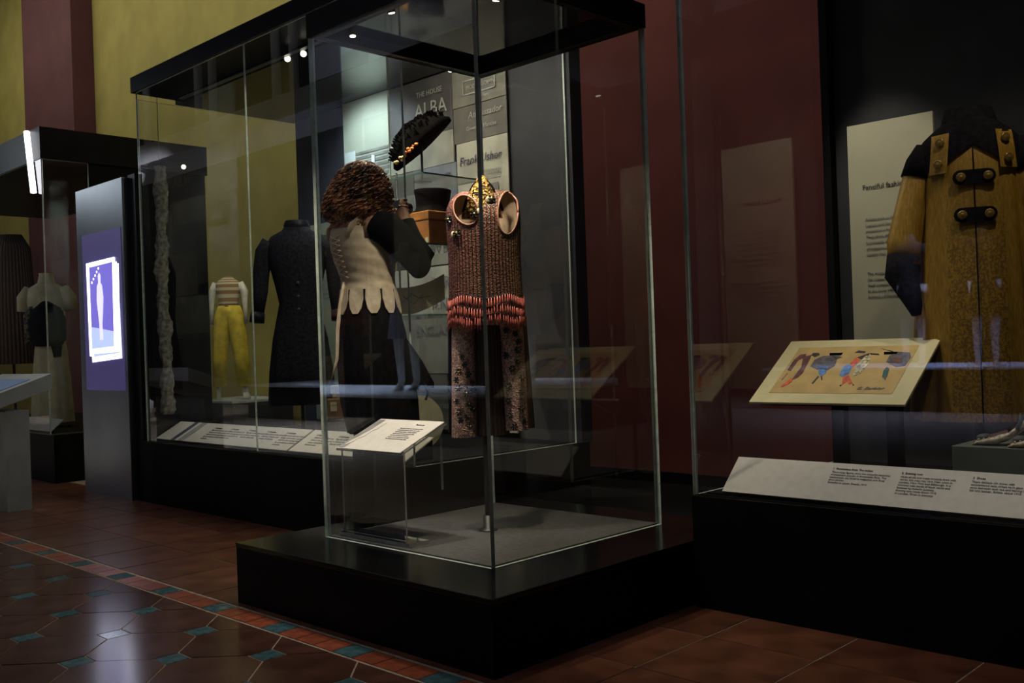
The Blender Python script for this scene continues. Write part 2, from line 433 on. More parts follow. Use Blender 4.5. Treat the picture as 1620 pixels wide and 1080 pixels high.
# jumpsuit garment on a pole ------------------------------------------------
ju = thing('beaded_costume', 'sleeveless pink and brown beaded fringe costume with flowered trouser legs on a pole', 'costume', (2.592, 2.668, 0), -PI/4)
bead = stripemat('beaded_stripes', [(0, (.025, .012, .009)), (.25, (.34, .14, .12)), (.45, (.20, .07, .06)), (.62, (.26, .17, .08)), (.9, (.03, .015, .01))], 60, .35, .15, .45)
lining = mat('nude_lining', (.50, .38, .26), .45, 0, .1, 15)
pink = sequin('pink_sequins', (.42, .22, .16), (.92, .62, .50), 210, .25, .35)
gold = sequin('gold_sequins', (.03, .015, .004), (.62, .36, .07), 120, .5, .45)
coral = mat('coral_beads', (.72, .17, .13), .3, 0, .3, 90)
brownp = stripemat('brown_pleats', [(0, (.02, .012, .01)), (.5, (.085, .05, .035)), (1, (.02, .012, .01))], 26, .5)
tor = [(0, .0, 1.0, .142, .098), (0, 0, 1.08, .140, .096), (0, 0, 1.18, .136, .092), (0, 0, 1.26, .135, .092), (0, 0, 1.34, .138, .094), (0, 0, 1.40, .140, .092), (0, .0, 1.44, .137, .084), (.003, 0, 1.47, .128, .072), (.006, 0, 1.492, .112, .055), (.008, 0, 1.505, .09, .04)]
def interp(rings, z):
    for a, b in zip(rings, rings[1:]):
        if a[2] <= z <= b[2]:
            t_ = (z-a[2])/(b[2]-a[2]); return [a[i]+(b[i]-a[i])*t_ for i in range(5)]
    return rings[-1]
fine = [tuple(interp(tor, 1.0+.505*k/80)) for k in range(81)]
NECK = (-.062, 1.430, .046, .058, .35); ARM = (.094, 1.418, .038, .084, -.16)
def inside(x, z, e_, k=1.0):
    cx, cz, rx, rz, sh = e_; x2 = (x-cx)-(z-cz)*sh*-1*.0-(z-cz)*(-sh)*.5; return (x2/rx)**2+((z-cz)/rz)**2 < k
def skipf(vs4):
    x = sum(v[0] for v in vs4)/4; yv = sum(v[1] for v in vs4)/4; z = sum(v[2] for v in vs4)/4
    return yv < 0 and (inside(x, z, NECK) or inside(x, z, ARM) or (abs(x-.0) < .05 and z > 1.435+1.15*abs(x-.0)))
MB().loft(fine, 240, lambda a, v: 1+.012*math.cos(60*a), cap=False, skip=skipf).build('bodice', bead, ju, True)
MB().loft([(r[0], r[1], r[2], r[3]*.93, r[4]*.90) for r in fine], 120, cap=False, skip=skipf).build('lining', lining, ju, True)
for (cx, cz, rx, rz, sh), nm in ((NECK, 'neck_binding'), (ARM, 'armhole_binding')):
    pts = []
    for i in range(41):
        a = 2*PI*i/40; z = cz+rz*math.sin(a); x = cx+rx*math.cos(a)-sh*.5*rz*math.sin(a)
        r = interp(fine, z); q = max(0, 1-((x-r[0])/r[3])**2); pts.append((max(-r[3], min(r[3], x)), -r[4]*math.sqrt(q)*1.0-.001, z))
    MB().tube(pts, .0035, 8).build(nm, mat('copper_binding', (.42, .2, .13), .4), ju, True)
# the concave inside of the armhole facing out
tag(MB().loft([(-.004, .004, 1.405, .078, .034), (-.004, .002, 1.44, .072, .034), (-.003, .0, 1.48, .058, .03), (-.002, 0, 1.52, .040, .02), (0, 0, 1.556, .018, .010), (0, 0, 1.568, .005, .004)], 40, lambda a, v: 1+.02*math.sin(9*a+20*v)).build('collar', gold, ju, True), 'pointed gold sequin collar')
for s_ in (-1, 1):
    MB().tube([(s_*.075, .0-.012, 1.43), (s_*.058, -.008, 1.482), (s_*.036, -.004, 1.525), (0, 0, 1.566)], .005, 8).build('collar_edge', mat('black_velvet', (.006, .005, .006), .9, spec=.08), ju, True)
# fringe tiers
fb = MB(); cord = MB()
for tier, zt in enumerate((1.105, 1.068, 1.035)):
    pts = []
    for i in range(121):
        a = 2*PI*i/120; zz = zt+.008*math.sin(5*a+tier)
        r = interp(tor, max(1.0, min(1.2, zz))); rad = 1.018-.003*tier
        pts.append((r[3]*rad*math.cos(a), r[4]*rad*math.sin(a), zz))
    cord.tube(pts, .0022, 5)
    for i in range(84):
        a = 2*PI*i/84+random.uniform(-.01, .01); zz = zt+.008*math.sin(5*a+tier)
        r = interp(tor, max(1.0, min(1.2, zz))); rad = 1.022-.003*tier
        x, y = r[3]*rad*math.cos(a), r[4]*rad*math.sin(a); L_ = .045+random.uniform(-.006, .006)
        fb.tube([(x, y, zz), (x*1.01, y*1.01, zz-L_*.5), (x*1.012+random.uniform(-.0015, .0015), y*1.012, zz-L_)], [.0022, .0030, .0026], 5)
tag(fb.build('fringe', coral, ju, True), 'three tiers of coral bead fringe', kind='stuff')
cord.build('fringe_cord', mat('dark_cord', (.03, .01, .012), .6), ju, True)
# trouser legs
def leg(cx, r0, r1, zb, m, nm, fold=0, cy=0):
    rings = [(cx*(1+.10*(1-k/10)), cy, zb+(1.03-zb)*k/10, r1+(r0-r1)*k/10, (r1+(r0-r1)*k/10)*.85) for k in range(11)]
    return MB().loft(rings, 48, lambda a, v: 1+fold*math.cos(14*a), cap=False).build(nm, m, ju, True)
lg = [leg(-.088, .044, .050, .583, pink, 'trouser_leg', .008), leg(.090, .046, .046, .602, pink, 'trouser_leg', .008)]
leg(.004, .054, .066, .588, brownp, 'pleat_panel', .03, .012)
leg(.120, .030, .036, .606, brownp, 'pleat_panel', .03, .028)
leg(-.118, .03, .03, .60, mat('dark_silk', (.01, .009, .014), .4, spec=.08), 'side_panel', .01, .03)
# flower appliques
flm = mat('pewter_flower', (.035, .045, .04), .3, .5, .4, 80); flg = mat('gold_center', (.5, .38, .12), .3, .6)
def flower_mesh(R):
    mb = MB()
    for q in range(6):
        a = q*PI/3; c, s_ = math.cos(a), math.sin(a)
        mb.hexa([(c*.1*R-s_*.1*R, s_*.1*R+c*.1*R, 0), (c*.1*R+s_*.1*R, s_*.1*R-c*.1*R, 0), (c*.9*R+s_*.3*R, s_*.9*R-c*.3*R, 0), (c*.9*R-s_*.3*R, s_*.9*R+c*.3*R, 0),
                 (c*.1*R-s_*.05*R, s_*.1*R+c*.05*R, .3*R), (c*.1*R+s_*.05*R, s_*.1*R-c*.05*R, .3*R), (c*.85*R+s_*.1*R, s_*.85*R-c*.1*R, .25*R), (c*.85*R-s_*.1*R, s_*.85*R+c*.1*R, .25*R)])
    return mb.mesh('flower_applique', flm)
fm = flower_mesh(.0145); fc = MB().ball((0, 0, .003), .0045, 8, 5).mesh('flower_center', flg, True)
def put_flower(parent, x, y, z, nrm, sc=1, gc=True):
    o = bpy.data.objects.new('flower_applique', fm); C.objects.link(o); o.parent = parent; o.location = (x, y, z)
    o.rotation_euler = Vector(nrm).to_track_quat('Z', 'Y').to_euler(); o.scale = (sc,)*3
    if gc:
        q = bpy.data.objects.new('flower_center', fc); C.objects.link(q); q.parent = o
rl = [(-.25, .98), (.2, .965), (.35, .935), (.3, .905), (-.35, .885), (.25, .86), (-.05, .835), (.45, .80), (-.3, .77), (.35, .745), (-.35, .715), (.3, .685), (-.3, .66), (.45, .635), (-.1, .612)]
for u, z in rl:
    z = max(.618, z); cx = .090*(1+.10*(1-(z-.602)/.43)); a = -PI/2+u
    put_flower(ju, cx+.047*math.sin(u*1.6), -.039*math.cos(u*1.6)-.003, z, (math.sin(u*1.4), -math.cos(u), 0), random.uniform(.85, 1.1), random.random() < .6)
ll = [(-.1, .885), (.1, .855), (-.35, .83), (.35, .82), (-.6, .80), (.7, .79), (-.45, .77), (.2, .75), (.8, .76), (-.6, .72), (.4, .71), (-.4, .68), (.75, .69), (-.3, .65), (.25, .66), (.45, .625)]
for u, z in ll:
    cx = -.088*(1+.10*(1-(z-.583)/.447))
    put_flower(ju, cx+.048*math.sin(u), -.049*math.cos(u)-.003, z, (math.sin(u), -math.cos(u), 0), random.uniform(.8, 1.1), random.random() < .5)
for x, z in ((-.098, 1.345), (-.03, 1.41), (.035, 1.466), (-.128, 1.40)):
    r = interp(fine, z); put_flower(ju, x, -r[4]*math.sqrt(max(0, 1-(x/r[3])**2))-.005, z, (x/r[3]*.8, -1, .15), 1.2, True)
flv = mat('cream_petal', (.75, .62, .40), .35)
for x, z in ((-.113, 1.34), (-.015, 1.418), (.02, 1.462)):
    r = interp(fine, z); MB().ball((x, -r[4]*math.sqrt(max(0, 1-(x/r[3])**2))-.004, z), (.008, .005, .014), 8, 6).build('cream_petal', flv, ju, True)
polem = mat('grey_steel_pole', (.10, .105, .10), .4, .6)
MB().tube([(-.022+.0, .0, .236), (-.022, 0, 1.0)], .009, 16).build('pole', polem, ju, True)
MB().loft([(-.022, 0, .229, .036, .036), (-.022, 0, .233, .035, .035), (-.022, 0, .238, .018, .018), (-.022, 0, .285, .017, .017)], 28).build('pole_base', polem, ju, True)

# acrylic label stand --------------------------------------------------------
st = thing('label_stand', 'clear acrylic lectern with a sloping printed label on the plinth deck', 'label stand', (2.27, 2.88, PZ+.006))
def A_(mb, name, m, par=st, **k):
    o = mb.build(name, m, par, **k); o.location = -par.location; return o
y0s, y1s = 2.715, 3.085
mb = MB(); mb.box(2.185, y0s-.04, PZ+.0065, 2.275, y1s, PZ+.020); mb.mi.update({1: 0, 2: 1, 3: 1, 4: 1, 5: 1})
A_(mb, 'base_plate', [acryl, edge2])
def sheet(a, b, thin):
    mb = MB().box(*a, *b)
    for k_, ax in enumerate([2, 2, 1, 0, 1, 0]):
        if ax != thin: mb.mi[k_] = 1
    return mb
A_(sheet((2.205, y0s, PZ+.021), (2.212, y1s, .555), 0), 'front_sheet', [acryl, edge2])
A_(sheet((2.400, y0s+.02, .40), (2.406, y0s+.026, .60), 1), 'rear_support', [acryl, edge2])
def tilted(x0, z0_, x1, z1_, ya, yb, th):
    dx, dz = x1-x0, z1_-z0_; L_ = math.hypot(dx, dz); nx, nz = -dz/L_*th, dx/L_*th
    p = [(x0, ya, z0_), (x1, ya, z1_), (x1, yb, z1_), (x0, yb, z0_)]
    return MB().hexa(p+[(a+nx, b, c+nz) for a, b, c in p])
sb = tilted(2.195, .548, 2.41, .640, y0s-.005, y1s+.015, .006); sb.mi.update({2: 1, 3: 1, 4: 1, 5: 1})
A_(sb, 'sloped_sheet', [acryl, edge2])
A_(tilted(2.193, .5555, 2.408, .6475, y0s+.003, y1s+.010, .003), 'label_card', white_print)
ux, uz = .215/math.hypot(.215, .092), .092/math.hypot(.215, .092)
def on_tilt(x0, z0_, u, y, lift=0): return (x0+ux*u-uz*lift, y, z0_+uz*u+ux*lift)
def tl(o_, yd, s_, body, m=greyink, par=st, **k): return text(body, s_, m, par, o_, (0, -1, 0), yd, **k)
yd = (ux, 0, uz)
lines = ['On dress occasions the dancer wore', 'a beaded costume with a low waist', 'and swinging fringe. Strings of glass', 'beads were sewn by hand to a fine', 'silk net, and flowers of metal', 'sequins were worked on each leg.', 'The fringe moved with every step.']
tl(on_tilt(2.193, .5555, .195, 2.84, .0035), yd, .010, 'The jazz age', ink)
tl(on_tilt(2.193, .5555, .165, 2.90, .0035), yd, .0088, '\n'.join(lines), greyink, space=1.5)
A_(MB().prism([(-.0, 0), (.035, 0), (.035, .22), (.0, .22)], 0, .0008, (on_tilt(2.193, .5555, .005, 3.09, .0035), (0, -1, 0), yd, (-uz, 0, ux))), 'print_band', mat('grey_print_band', (.25, .24, .22), .6))
sil = [(.004, .02), (.02, .03), (.034, .05), (.03, .07), (.05, .09), (.046, .13), (.06, .15), (.062, .2), (.045, .21), (.03, .18), (.034, .14), (.022, .11), (.018, .08), (.006, .06)]
A_(MB().prism([(a*.9+.012, b) for a, b in sil], 0, .0015, (on_tilt(2.193, .5555, .003, 3.09, .0038), (0, -1, 0), yd, (-uz, 0, ux))), 'print_figure', white_print)

# ------------------------------------------------------------------ long wall showcase
WX0, WX1, WY0, WY1, BZ = 2.86, 4.06, 3.45, 6.10, .385
wc = thing('display_case', 'long glass wall case full of costumes against the yellow wall', 'display case', (3.45, 4.8, 0))
bloc(box('base', (2.83, WY0-.0, -.002), (4.10, WY1+.10, BZ), sidem, wc, bevel=.002))
bloc(box('floor_panel', (2.90, WY0+.03, BZ+.001), (4.0, WY1, BZ+.006), blackm, wc))
bloc(box('roof', (2.845, WY0-.03, 2.62), (4.10, WY1+.04, 2.72), black, wc, bevel=.002))
bloc(tag(box('ceiling_panel', (3.12, WY0+.03, 2.575), (4.03, WY1-.02, 2.619), gloss, wc), 'glossy black ceiling of the case'))
bloc(box('back_panel', (4.0, WY0-.03, BZ+.001), (4.09, 4.92, 2.574), darkgrey, wc))
bloc(tag(box('back_panel', (4.001, 5.412, BZ+.001), (4.091, 6.02, 2.574), bluegrey, wc), 'blue grey back panel'))
for a, b in [((WX0, 4.785, BZ), (WX0+.01, WY1, 2.619)), ((WX0, WY0, BZ), (WX0+.01, 4.782, 2.619)),
             ((WX0+.012, WY0, BZ+.0005), (3.99, WY0+.01, 2.574)), ((WX0+.012, WY1-.01, BZ+.0065), (4.08, WY1, 2.574))]:
    bloc(pane(wc, a, b))
bloc(box('end_post', (2.835, WY1+.002, BZ+.001), (2.93, WY1+.10, 2.10), black, wc))
for p, aim in [((3.089, 4.701, 2.56), (2.4, 3.6, 1.9)), ((3.104, 4.566, 2.56), (2.3, 3.5, 1.9)), ((3.95, 4.3, 2.56), (3.3, 3.7, 1.4)), ((3.95, 3.95, 2.56), (3.4, 3.6, 1.4))]:
    lamp_head(wc, p, aim, .020, 9)
tr = MB().box(3.05, 4.2, 2.566, 3.08, 5.9, 2.572).build('lighting_track', polem, wc); tr.location = -wc.location
# print strip along the front
def strip(name, lab, x0, z0_, x1, z1_, ya, yb, loc):
    t_ = thing(name, lab, 'label panel', loc)
    mb = tilted(x0, z0_, x1, z1_, ya, yb, .006); o = mb.build('board', white_print, t_); o.location = -t_.location
    mb = MB().add([(x0, ya+.01, BZ+.007), (x1, ya+.01, BZ+.007), (x1, ya+.01, z1_), (x0, ya+.01, z0_), (x0, yb-.01, BZ+.007), (x1, yb-.01, BZ+.007), (x1, yb-.01, z1_), (x0, yb-.01, z0_)],
                  [(0, 1, 2, 3), (7, 6, 5, 4), (0, 3, 7, 4), (1, 5, 6, 2), (3, 2, 6, 7), (0, 4, 5, 1)])
    o = mb.build('support', blackm, t_); o.location = -t_.location
    return t_
def strip_text(t_, x0, z0_, x1, z1_, cols, size, top, lift=.0065, **k):
    L_ = math.hypot(x1-x0, z1_-z0_); a, b = (x1-x0)/L_, (z1_-z0_)/L_
    for y, head, body in cols:
        o = (x0+a*top-b*lift, y, z0_+b*top+a*lift)
        text(head, size*1.05, ink, t_, o, (0, -1, 0), (a, 0, b))
        o = (x0+a*(top-size*1.2)-b*lift, y, z0_+b*(top-size*1.2)+a*lift)
        text(body, size, greyink, t_, o, (0, -1, 0), (a, 0, b), **k)
s1 = strip('information_board', 'white printed label strip at the left front of the long wall case', 2.905, .395, 3.08, .49, 4.56, 6.07, (3.0, 5.3, BZ+.006))
s2 = strip('information_board', 'white printed label strip at the right front of the long wall case, behind the visitor', 2.905, .395, 3.08, .49, 3.56, 4.54, (3.0, 4.0, BZ+.006))
bod = ['Black wool tail coat with silk\nfacings worn with a white\nwaistcoat for evening dress\nby a gentleman at formal\noccasions.', 'Yellow silk trousers cut\nwide at the leg and worn\nwith a short jacket of\nknitted wool.', 'Top hat of silk plush with\nits leather covered box\nlined in white satin.', 'Wide brimmed hat trimmed\nwith black feathers and\norange silk flowers.']
strip_text(s1, 2.905, .395, 3.08, .49, [(5.55-.2*i, str(i+1)+' Costume', bod[i % 4]) for i in range(5)], .019, .145)
strip_text(s2, 2.905, .395, 3.08, .49, [(4.46-.2*i, str(i+6)+' Costume', bod[(i+1) % 4]) for i in range(4)], .019, .145)
L1 = math.hypot(.175, .095); a1_, b1_ = .175/L1, .095/L1
for dy, wd, m_ in ((5.87, .05, mat('print_dark_band', (.05, .06, .09), .6)), (5.78, .07, mat('print_grey_band', (.3, .3, .27), .6))):
    o = MB().prism([(0, 0), (wd, 0), (wd, L1*.99), (0, L1*.99)], 0, .0012, ((2.905-b1_*.0065, dy, .395+a1_*.0065), (0, -1, 0), (a1_, 0, b1_), (-b1_, 0, a1_))).build('print_band', m_, s1)
    o.location = -s1.location

# back wall graphics
XB_ = 3.985
def plate(par, x, ya, yb, za, zb, m, name='sheet', th=.004, tilt=0):
    o = MB().box(x-th, min(ya, yb), za, x, max(ya, yb), zb).build(name, m, par); o.location = -par.location; return o
def wt(par, body, s_, y, z, x, m=ink, **k): return text(body, s_, m, par, (x-.0005, y, z), (0, -1, 0), (0, 0, 1), **k)
pg = thing('photo_panel', 'large pale photograph panel behind the hat shelves', 'photo panel', (3.97, 5.1, BZ+.01))
pale = mat('pale_photo_print', (.42, .46, .38), .55, 0, .12, 1.5); whitep = mat('white_photo_area', (.62, .68, .70), .5, 0, .1, 4)
plate(pg, 3.99, 4.925, 5.405, .42, 2.572, pale, 'board', .02)
greyp = mat('grey_photo_area', (.20, .21, .20), .5, 0, .2, 10)
plate(pg, 3.968, 5.28, 5.39, 1.45, 2.24, whitep, 'print_column', .003)
for k in range(9): plate(pg, 3.968, 4.93, 5.27, 1.95+k*.032, 1.968+k*.032, greyp, 'print_slat', .002)
plate(pg, 3.968, 4.93, 5.27, 1.75, 1.93, whitep, 'print_block', .002)
o = MB().tube([(3.962, 5.08, 2.18), (3.962, 5.08, 2.05)], .012, 8).build('print_lamp', whitep, pg, True); o.location = -pg.location
o = MB().loft([(3.962, 5.08, 1.96, .003, .10), (3.962, 5.08, 2.02, .003, .07), (3.962, 5.08, 2.05, .003, .02)], 16).build('print_lamp', whitep, pg, True); o.location = -pg.location
lt = thing('text_panel', 'pale green printed text panel behind the black tail coat', 'text panel', (3.97, 5.6, 1.25))
plate(lt, 3.96, 5.42, 5.80, .45, 1.80, mat('pale_green_board', (.30, .33, .24), .6, 0, .06, 3), 'board', .012)
wt(lt, 'Dressed to impress', .035, 5.77, 1.70, 3.948)
wt(lt, 'Evening dress followed\nstrict rules. A black coat\nwith tails was worn with\na white tie, and never\nwithout a top hat.', .026, 5.77, 1.40, 3.948, greyink)
cg = thing('collage_panel', 'tall collage of fashion house labels and letterheads on the back wall', 'graphic panel', (3.99, 4.4, 1.4))
def cm(n, v, w_=(1, .95, .78)): return mat('paper_'+n, tuple(v*c for c in w_), .6, 0, .15, 6)
pa2, pb2_ = cm('taupe', .12, (1, .92, .8)), cm('bluish', .2, (.85, .9, 1))
pa, pb, pc, pd, pe = cm('dark', .075, (1, .95, .95)), cm('grey', .16), cm('tan', .30), cm('light', .42), cm('cream', .50)
col1, col2, col3 = 4.92, 4.32, 3.87
sheets = [(col1, col2, 2.22, 2.572, pa), (col2, col3, 2.33, 2.55, pb), (col1, col2, 2.02, 2.22, pc), (col2, col3, 2.12, 2.33, pa2), (col1, 4.70, 1.50, 2.02, pb), (4.70, 4.30, 1.78, 2.02, pb2_), (4.70, 4.30, 1.42, 1.78, pc),
          (4.30, col3, 1.70, 2.12, pd), (4.30, col3, 1.42, 1.70, pc), (col1, 4.40, 1.10, 1.42 if 0 else 1.415, pe), (4.40, col3, 1.06, 1.415, pd), (col1, 4.42, .76, 1.10, pc), (4.42, col3, .72, 1.06, pb), (col1, 4.45, .42, .76, pb), (4.45, col3, .42, .72, pc)]
for i, (a, b, z0_, z1_, m_) in enumerate(sheets): plate(cg, XB_-.002*(i % 2), a-.003, b+.003, z0_+.002, z1_-.002, m_, 'paper_sheet', .006+.002*(i % 3))
lx = 3.968
lg_ = mat('light_ink', (.36, .35, .33), .6)
wt(cg, 'ALBA', .125, 4.66, 2.335, lx, lg_); wt(cg, 'THE HOUSE', .045, 4.64, 2.46, lx, lg_)
for z_ in (2.39, 2.47): plate(cg, lx, 4.22, 3.95, z_, z_+.007, lg_, 'printed_rule', .001)
for y_ in (4.22, 3.957): plate(cg, lx, y_, y_-.007, 2.39, 2.477, lg_, 'printed_rule', .001)
wt(cg, 'MODEL GOWNS', .034, 4.19, 2.42, lx, lg_); wt(cg, 'and furs', .03, 4.10, 2.355, lx, lg_)
wt(cg, 'Ambassador', .055, 4.18, 2.25, lx, lg_, shear=.2); wt(cg, 'Gowns & Mantles', .035, 4.20, 2.18, lx, lg_)
ib = mat('blue_black_ink', (.035, .035, .07), .6)
o = wt(cg, 'Frank Usher', .070, 4.27, 1.985, lx, ib, shear=.2)
wt(cg, 'LONDON', .03, 4.06, 1.90, lx, greyink)
for z_ in (1.885, 1.93): plate(cg, lx, 4.08, 3.93, z_, z_+.003, greyink, 'printed_rule', .001)
plate(cg, lx, 4.08, 3.95, 1.80, 1.85, greyink, 'printed_block', .001)
wt(cg, 'GOWN SPECIALITY', .036, 4.66, 1.94, lx, ib)
for i, tx in enumerate(['PARIS', 'P.N.']): wt(cg, tx, .10, 4.56, 1.28-.13*i, lx, greyink)
wt(cg, 'ENGLAND', .085, 4.72, 1.0, lx, greyink)
wt(cg, 'JACQUES & COMPANY\nCOURT DRESSMAKERS', .035, 4.36, 1.25, lx, greyink)
wt(cg, 'Costumiers\nand Furriers', .06, 4.70, .62, lx, greyink)

# glass shelves unit
shelfm = mat('shelf_edge', (.10, .20, .17), .2)
shu = thing('glass_shelf_unit', 'set of clear glass shelves on thin steel posts in the wall case', 'shelf unit', (3.29, 3.95, BZ+.007))
for z_ in (1.765, 1.425, 1.085, .70):
    mb = MB().box(3.09, 3.58, z_-.008, 3.48, 4.32, z_)
    mb.mi.update({2: 1, 3: 1, 4: 1, 5: 1}); o = mb.build('glass_shelf', [glass, shelfm], shu); o.location = -shu.location
for x_, y_ in ((3.495, 3.62), (3.495, 4.28)):
    o = MB().tube([(x_, y_, BZ+.007), (x_, y_, 1.9)], .006, 8).build('post', polem, shu, True); o.location = -shu.location
# hat box and hats
bx = thing('hat_box', 'orange leather hat box on the second glass shelf under the top hat', 'box', (3.27, 3.80, 1.4255))
tan = mat('orange_tan_leather', (.58, .22, .05), .5, 0, .18, 14, bump=.1)
MB().box(-.145, -.205, 0, .145, .205, .115).build('body', tan, bx, bevel=.004)
MB().box(-.150, -.210, .117, .150, .210, .160).build('lid', tan, bx, bevel=.004)
plm = mat('white_tag', (.7, .7, .6), .6)
MB().box(-.1465, -.200, .006, -.1455, -.178, .030).build('tag', plm, bx)
o = text('MADE IN LONDON', .022, mat('brown_print', (.20, .08, .02), .6), bx, (3.27-.1455, 3.80+.13, 1.4255+.05), (0, -1, 0), (0, 0, 1))
mb = MB(); pts = [( -.1455, .06*math.cos(PI*i/10)-.0, .045+.04*math.sin(PI*i/10)) for i in range(11)]
mb.tube(pts, .002, 5).build('crest', MATS['brown_print'], bx, True)
felt = mat('black_felt', (.003, .003, .003), 1, 0, .2, 40, spec=.02)
silk = mat('black_silk_plush', (.007, .006, .007), .45, 0, .2, 40, spec=.08)
th = thing('top_hat', 'black silk top hat standing on the orange hat box', 'hat', (3.25, 3.70, 1.5865))
MB().loft([(0, 0, .004, .118, .098), (0, 0, .008, .120, .10), (0, 0, .012, .095, .08), (0, 0, .03, .090, .076), (0, 0, .07, .091, .078), (0, 0, .115, .100, .085), (0, 0, .119, .098, .083)], 40).build('crown', silk, th, True)
MB().loft([(0, 0, .013, .0965, .081), (0, 0, .032, .092, .078)], 40, cap=False).build('hat_band', blackm, th, True)
# feathered hat tilted on a stand
fh = thing('feathered_hat', 'large black feathered hat tilted on a stand above the top shelf', 'hat', (3.29, 3.82, 1.7655))
hm = Matrix.Rotation(math.radians(-41), 4, Vector((1, 1, 0)).normalized())
def hat_pt(v): return (Vector((.0, .0, .205)) + hm @ (Vector(v)*.94))
mb = MB().loft([(0, 0, -.022, .03, .03), (0, 0, -.02, .20, .115), (0, 0, 0, .205, .12), (0, 0, .018, .19, .11), (0, 0, .05, .165, .10), (0, 0, .085, .12, .08), (0, 0, .10, .06, .045)], 40, lambda a, v: 1+.04*math.sin(5*a))
rotz = Matrix.Rotation(-PI/4, 4, 'Z')
mb.v = [tuple(hat_pt(rotz @ Vector(v))) for v in mb.v]
mb.build('brim', felt, fh, True)
fe = MB()
for i in range(420):
    a = random.uniform(0, 2*PI); r = random.uniform(.2, 1.0); p = Vector((.19*r*math.cos(a), .11*r*math.sin(a), .02+.07*(1-r*r))); q = p*random.uniform(1.04, 1.16)+Vector((0, 0, random.uniform(.0, .035)))
    mid = (p+q)/2+Vector((0, 0, .02)); fe.tube([hat_pt(rotz @ v) for v in (p, mid, q)], [.004, .005, .0005], 4)
tag(fe.build('feathers', felt, fh), kind='stuff')
org = mat('orange_silk', (.75, .22, .05), .5, 0, .3, 40); crf = mat('cream_orange_silk', (.8, .55, .3), .5, 0, .3, 40)
for i in range(16):
    p = Vector((-.185+.15*i/15+random.uniform(-.01, .01), -.07-.045*math.sin(PI*i/22)+random.uniform(-.01, .01), -.01+random.uniform(-.01, .012)))
    q = hat_pt(rotz @ p); MB().ball(q, (.010, .010, .008), 7, 5).build('silk_flower', org if i > 6 else crf, fh, True)
MB().tube([(0, 0, .002), (0, 0, .20)], .006, 10).build('stand_rod', polem, fh, True)
MB().loft([(0, 0, .0005, .05, .05), (0, 0, .006, .048, .048)], 24).build('stand_foot', polem, fh, True)
# painted paper fans on the shelves
pf = thing('painted_fan', 'curved cream fan leaf with ink drawing on the third glass shelf', 'fan', (3.26, 3.84, 1.0855), -PI/4)
mb = MB(); V = []; F = []; nu, nv = 14, 6
for j in range(nv+1):
    for i in range(nu+1):
        u = i/nu; v = j/nv; x = -.11+.24*u; zt = .145+.065*u*u; zb_ = .012+.10*max(0, (u-.25))**1.3
        V.append((x, .05*math.sin(u*PI)-.02*v, zb_+(zt-zb_)*v*(1-.25*(1-u)*0)))
n0 = len(V); V += [(x, y+.003, z) for x, y, z in V]
W_ = nu+1
for j in range(nv):
    for i in range(nu):
        f = (j*W_+i, j*W_+i+1, (j+1)*W_+i+1, (j+1)*W_+i); F.append(f); F.append(tuple(q+n0 for q in f[::-1]))
MB().add(V, F).build('leaf', cream, pf, True)
for pts in ([(-.08, -.012, .10), (-.03, -.0, .06), (.02, .012, .11)], [(-.05, -.01, .12), (.0, .015, .09), (.05, .03, .10)], [(-.09, -.01, .07), (-.04, .01, .11)]):
    MB().tube([(x, y-.03+.016, z) for x, y, z in pts], .0018, 5).build('ink_line', ink, pf)
d2 = thing('round_fan', 'round cream paper fan leaning below the third shelf, half hidden by the visitor', 'fan', (3.22, 3.86, BZ+.0065), -PI/4)
MB().loft([(0, 0, .002, .05, .04), (0, 0, .02, .05, .04), (0, 0, .03, .01, .01), (0, 0, .15, .008, .008)], 16).build('handle', polem, d2, True)
disc = MB().loft([(0, 0, -.004, .145, .145), (0, 0, .004, .145, .145)], 40); disc.v = [(x-.0, z-.012, y+.155) for x, y, z in disc.v]
disc.build('leaf', cream, d2)
# black tail coat on a stand
def mannequin_local(name, lab, cat, loc, rz): return thing(name, lab, cat, loc, rz)
coatm = mat('black_wool', (.014, .013, .017), .85, 0, .3, 60, spec=.08); coatf = mat('black_satin_facing', (.012, .012, .016), .35, spec=.08)
tc_ = thing('tail_coat', 'black evening coat with slim sleeves and long skirts in the wall case', 'coat', (3.42, 5.17, BZ+.0065), -PI/4)
Z = lambda z: z-BZ-.0065
MB().loft([(0, 0, Z(.60), .20, .13), (0, 0, Z(.8), .19, .125), (0, 0, Z(1.0), .165, .115), (0, 0, Z(1.1), .145, .105), (0, 0, Z(1.22), .120, .10), (0, 0, Z(1.34), .145, .11), (0, 0, Z(1.48), .18, .11), (0, 0, Z(1.58), .195, .095), (0, 0, Z(1.635), .16, .08), (0, 0, Z(1.67), .09, .07), (0, 0, Z(1.70), .07, .065)], 48,
          lambda a, v: 1+(.05*math.cos(11*a)*(1-min(1, v*2)))).build('body', coatm, tc_, True)
for s_ in (-1, 1):
    MB().tube([(s_*.165, 0, Z(1.60)), (s_*.205, 0, Z(1.54)), (s_*.222, -.01, Z(1.42)), (s_*.230, -.02, Z(1.30)), (s_*.245, -.05, Z(1.16))], [.052, .056, .05, .044, .038], 18, fn=lambda a, v: 1+.03*math.sin(3*a+14*v)).build('sleeve', coatm, tc_, True)
    MB().tube([(s_*.244, -.048, Z(1.17)), (s_*.250, -.056, Z(1.11))], [.043, .045], 18).build('cuff', coatf, tc_, True)
    MB().prism([(s_*.01, Z(1.12)), (s_*.055, Z(1.40)), (s_*.085, Z(1.56)), (s_*.055, Z(1.66)), (s_*.03, Z(1.60))][::s_], 0, .006, ((0, -.118, 0), (1, 0, 0), (0, .05, 1), (0, -1, 0))).build('lapel', coatf, tc_)
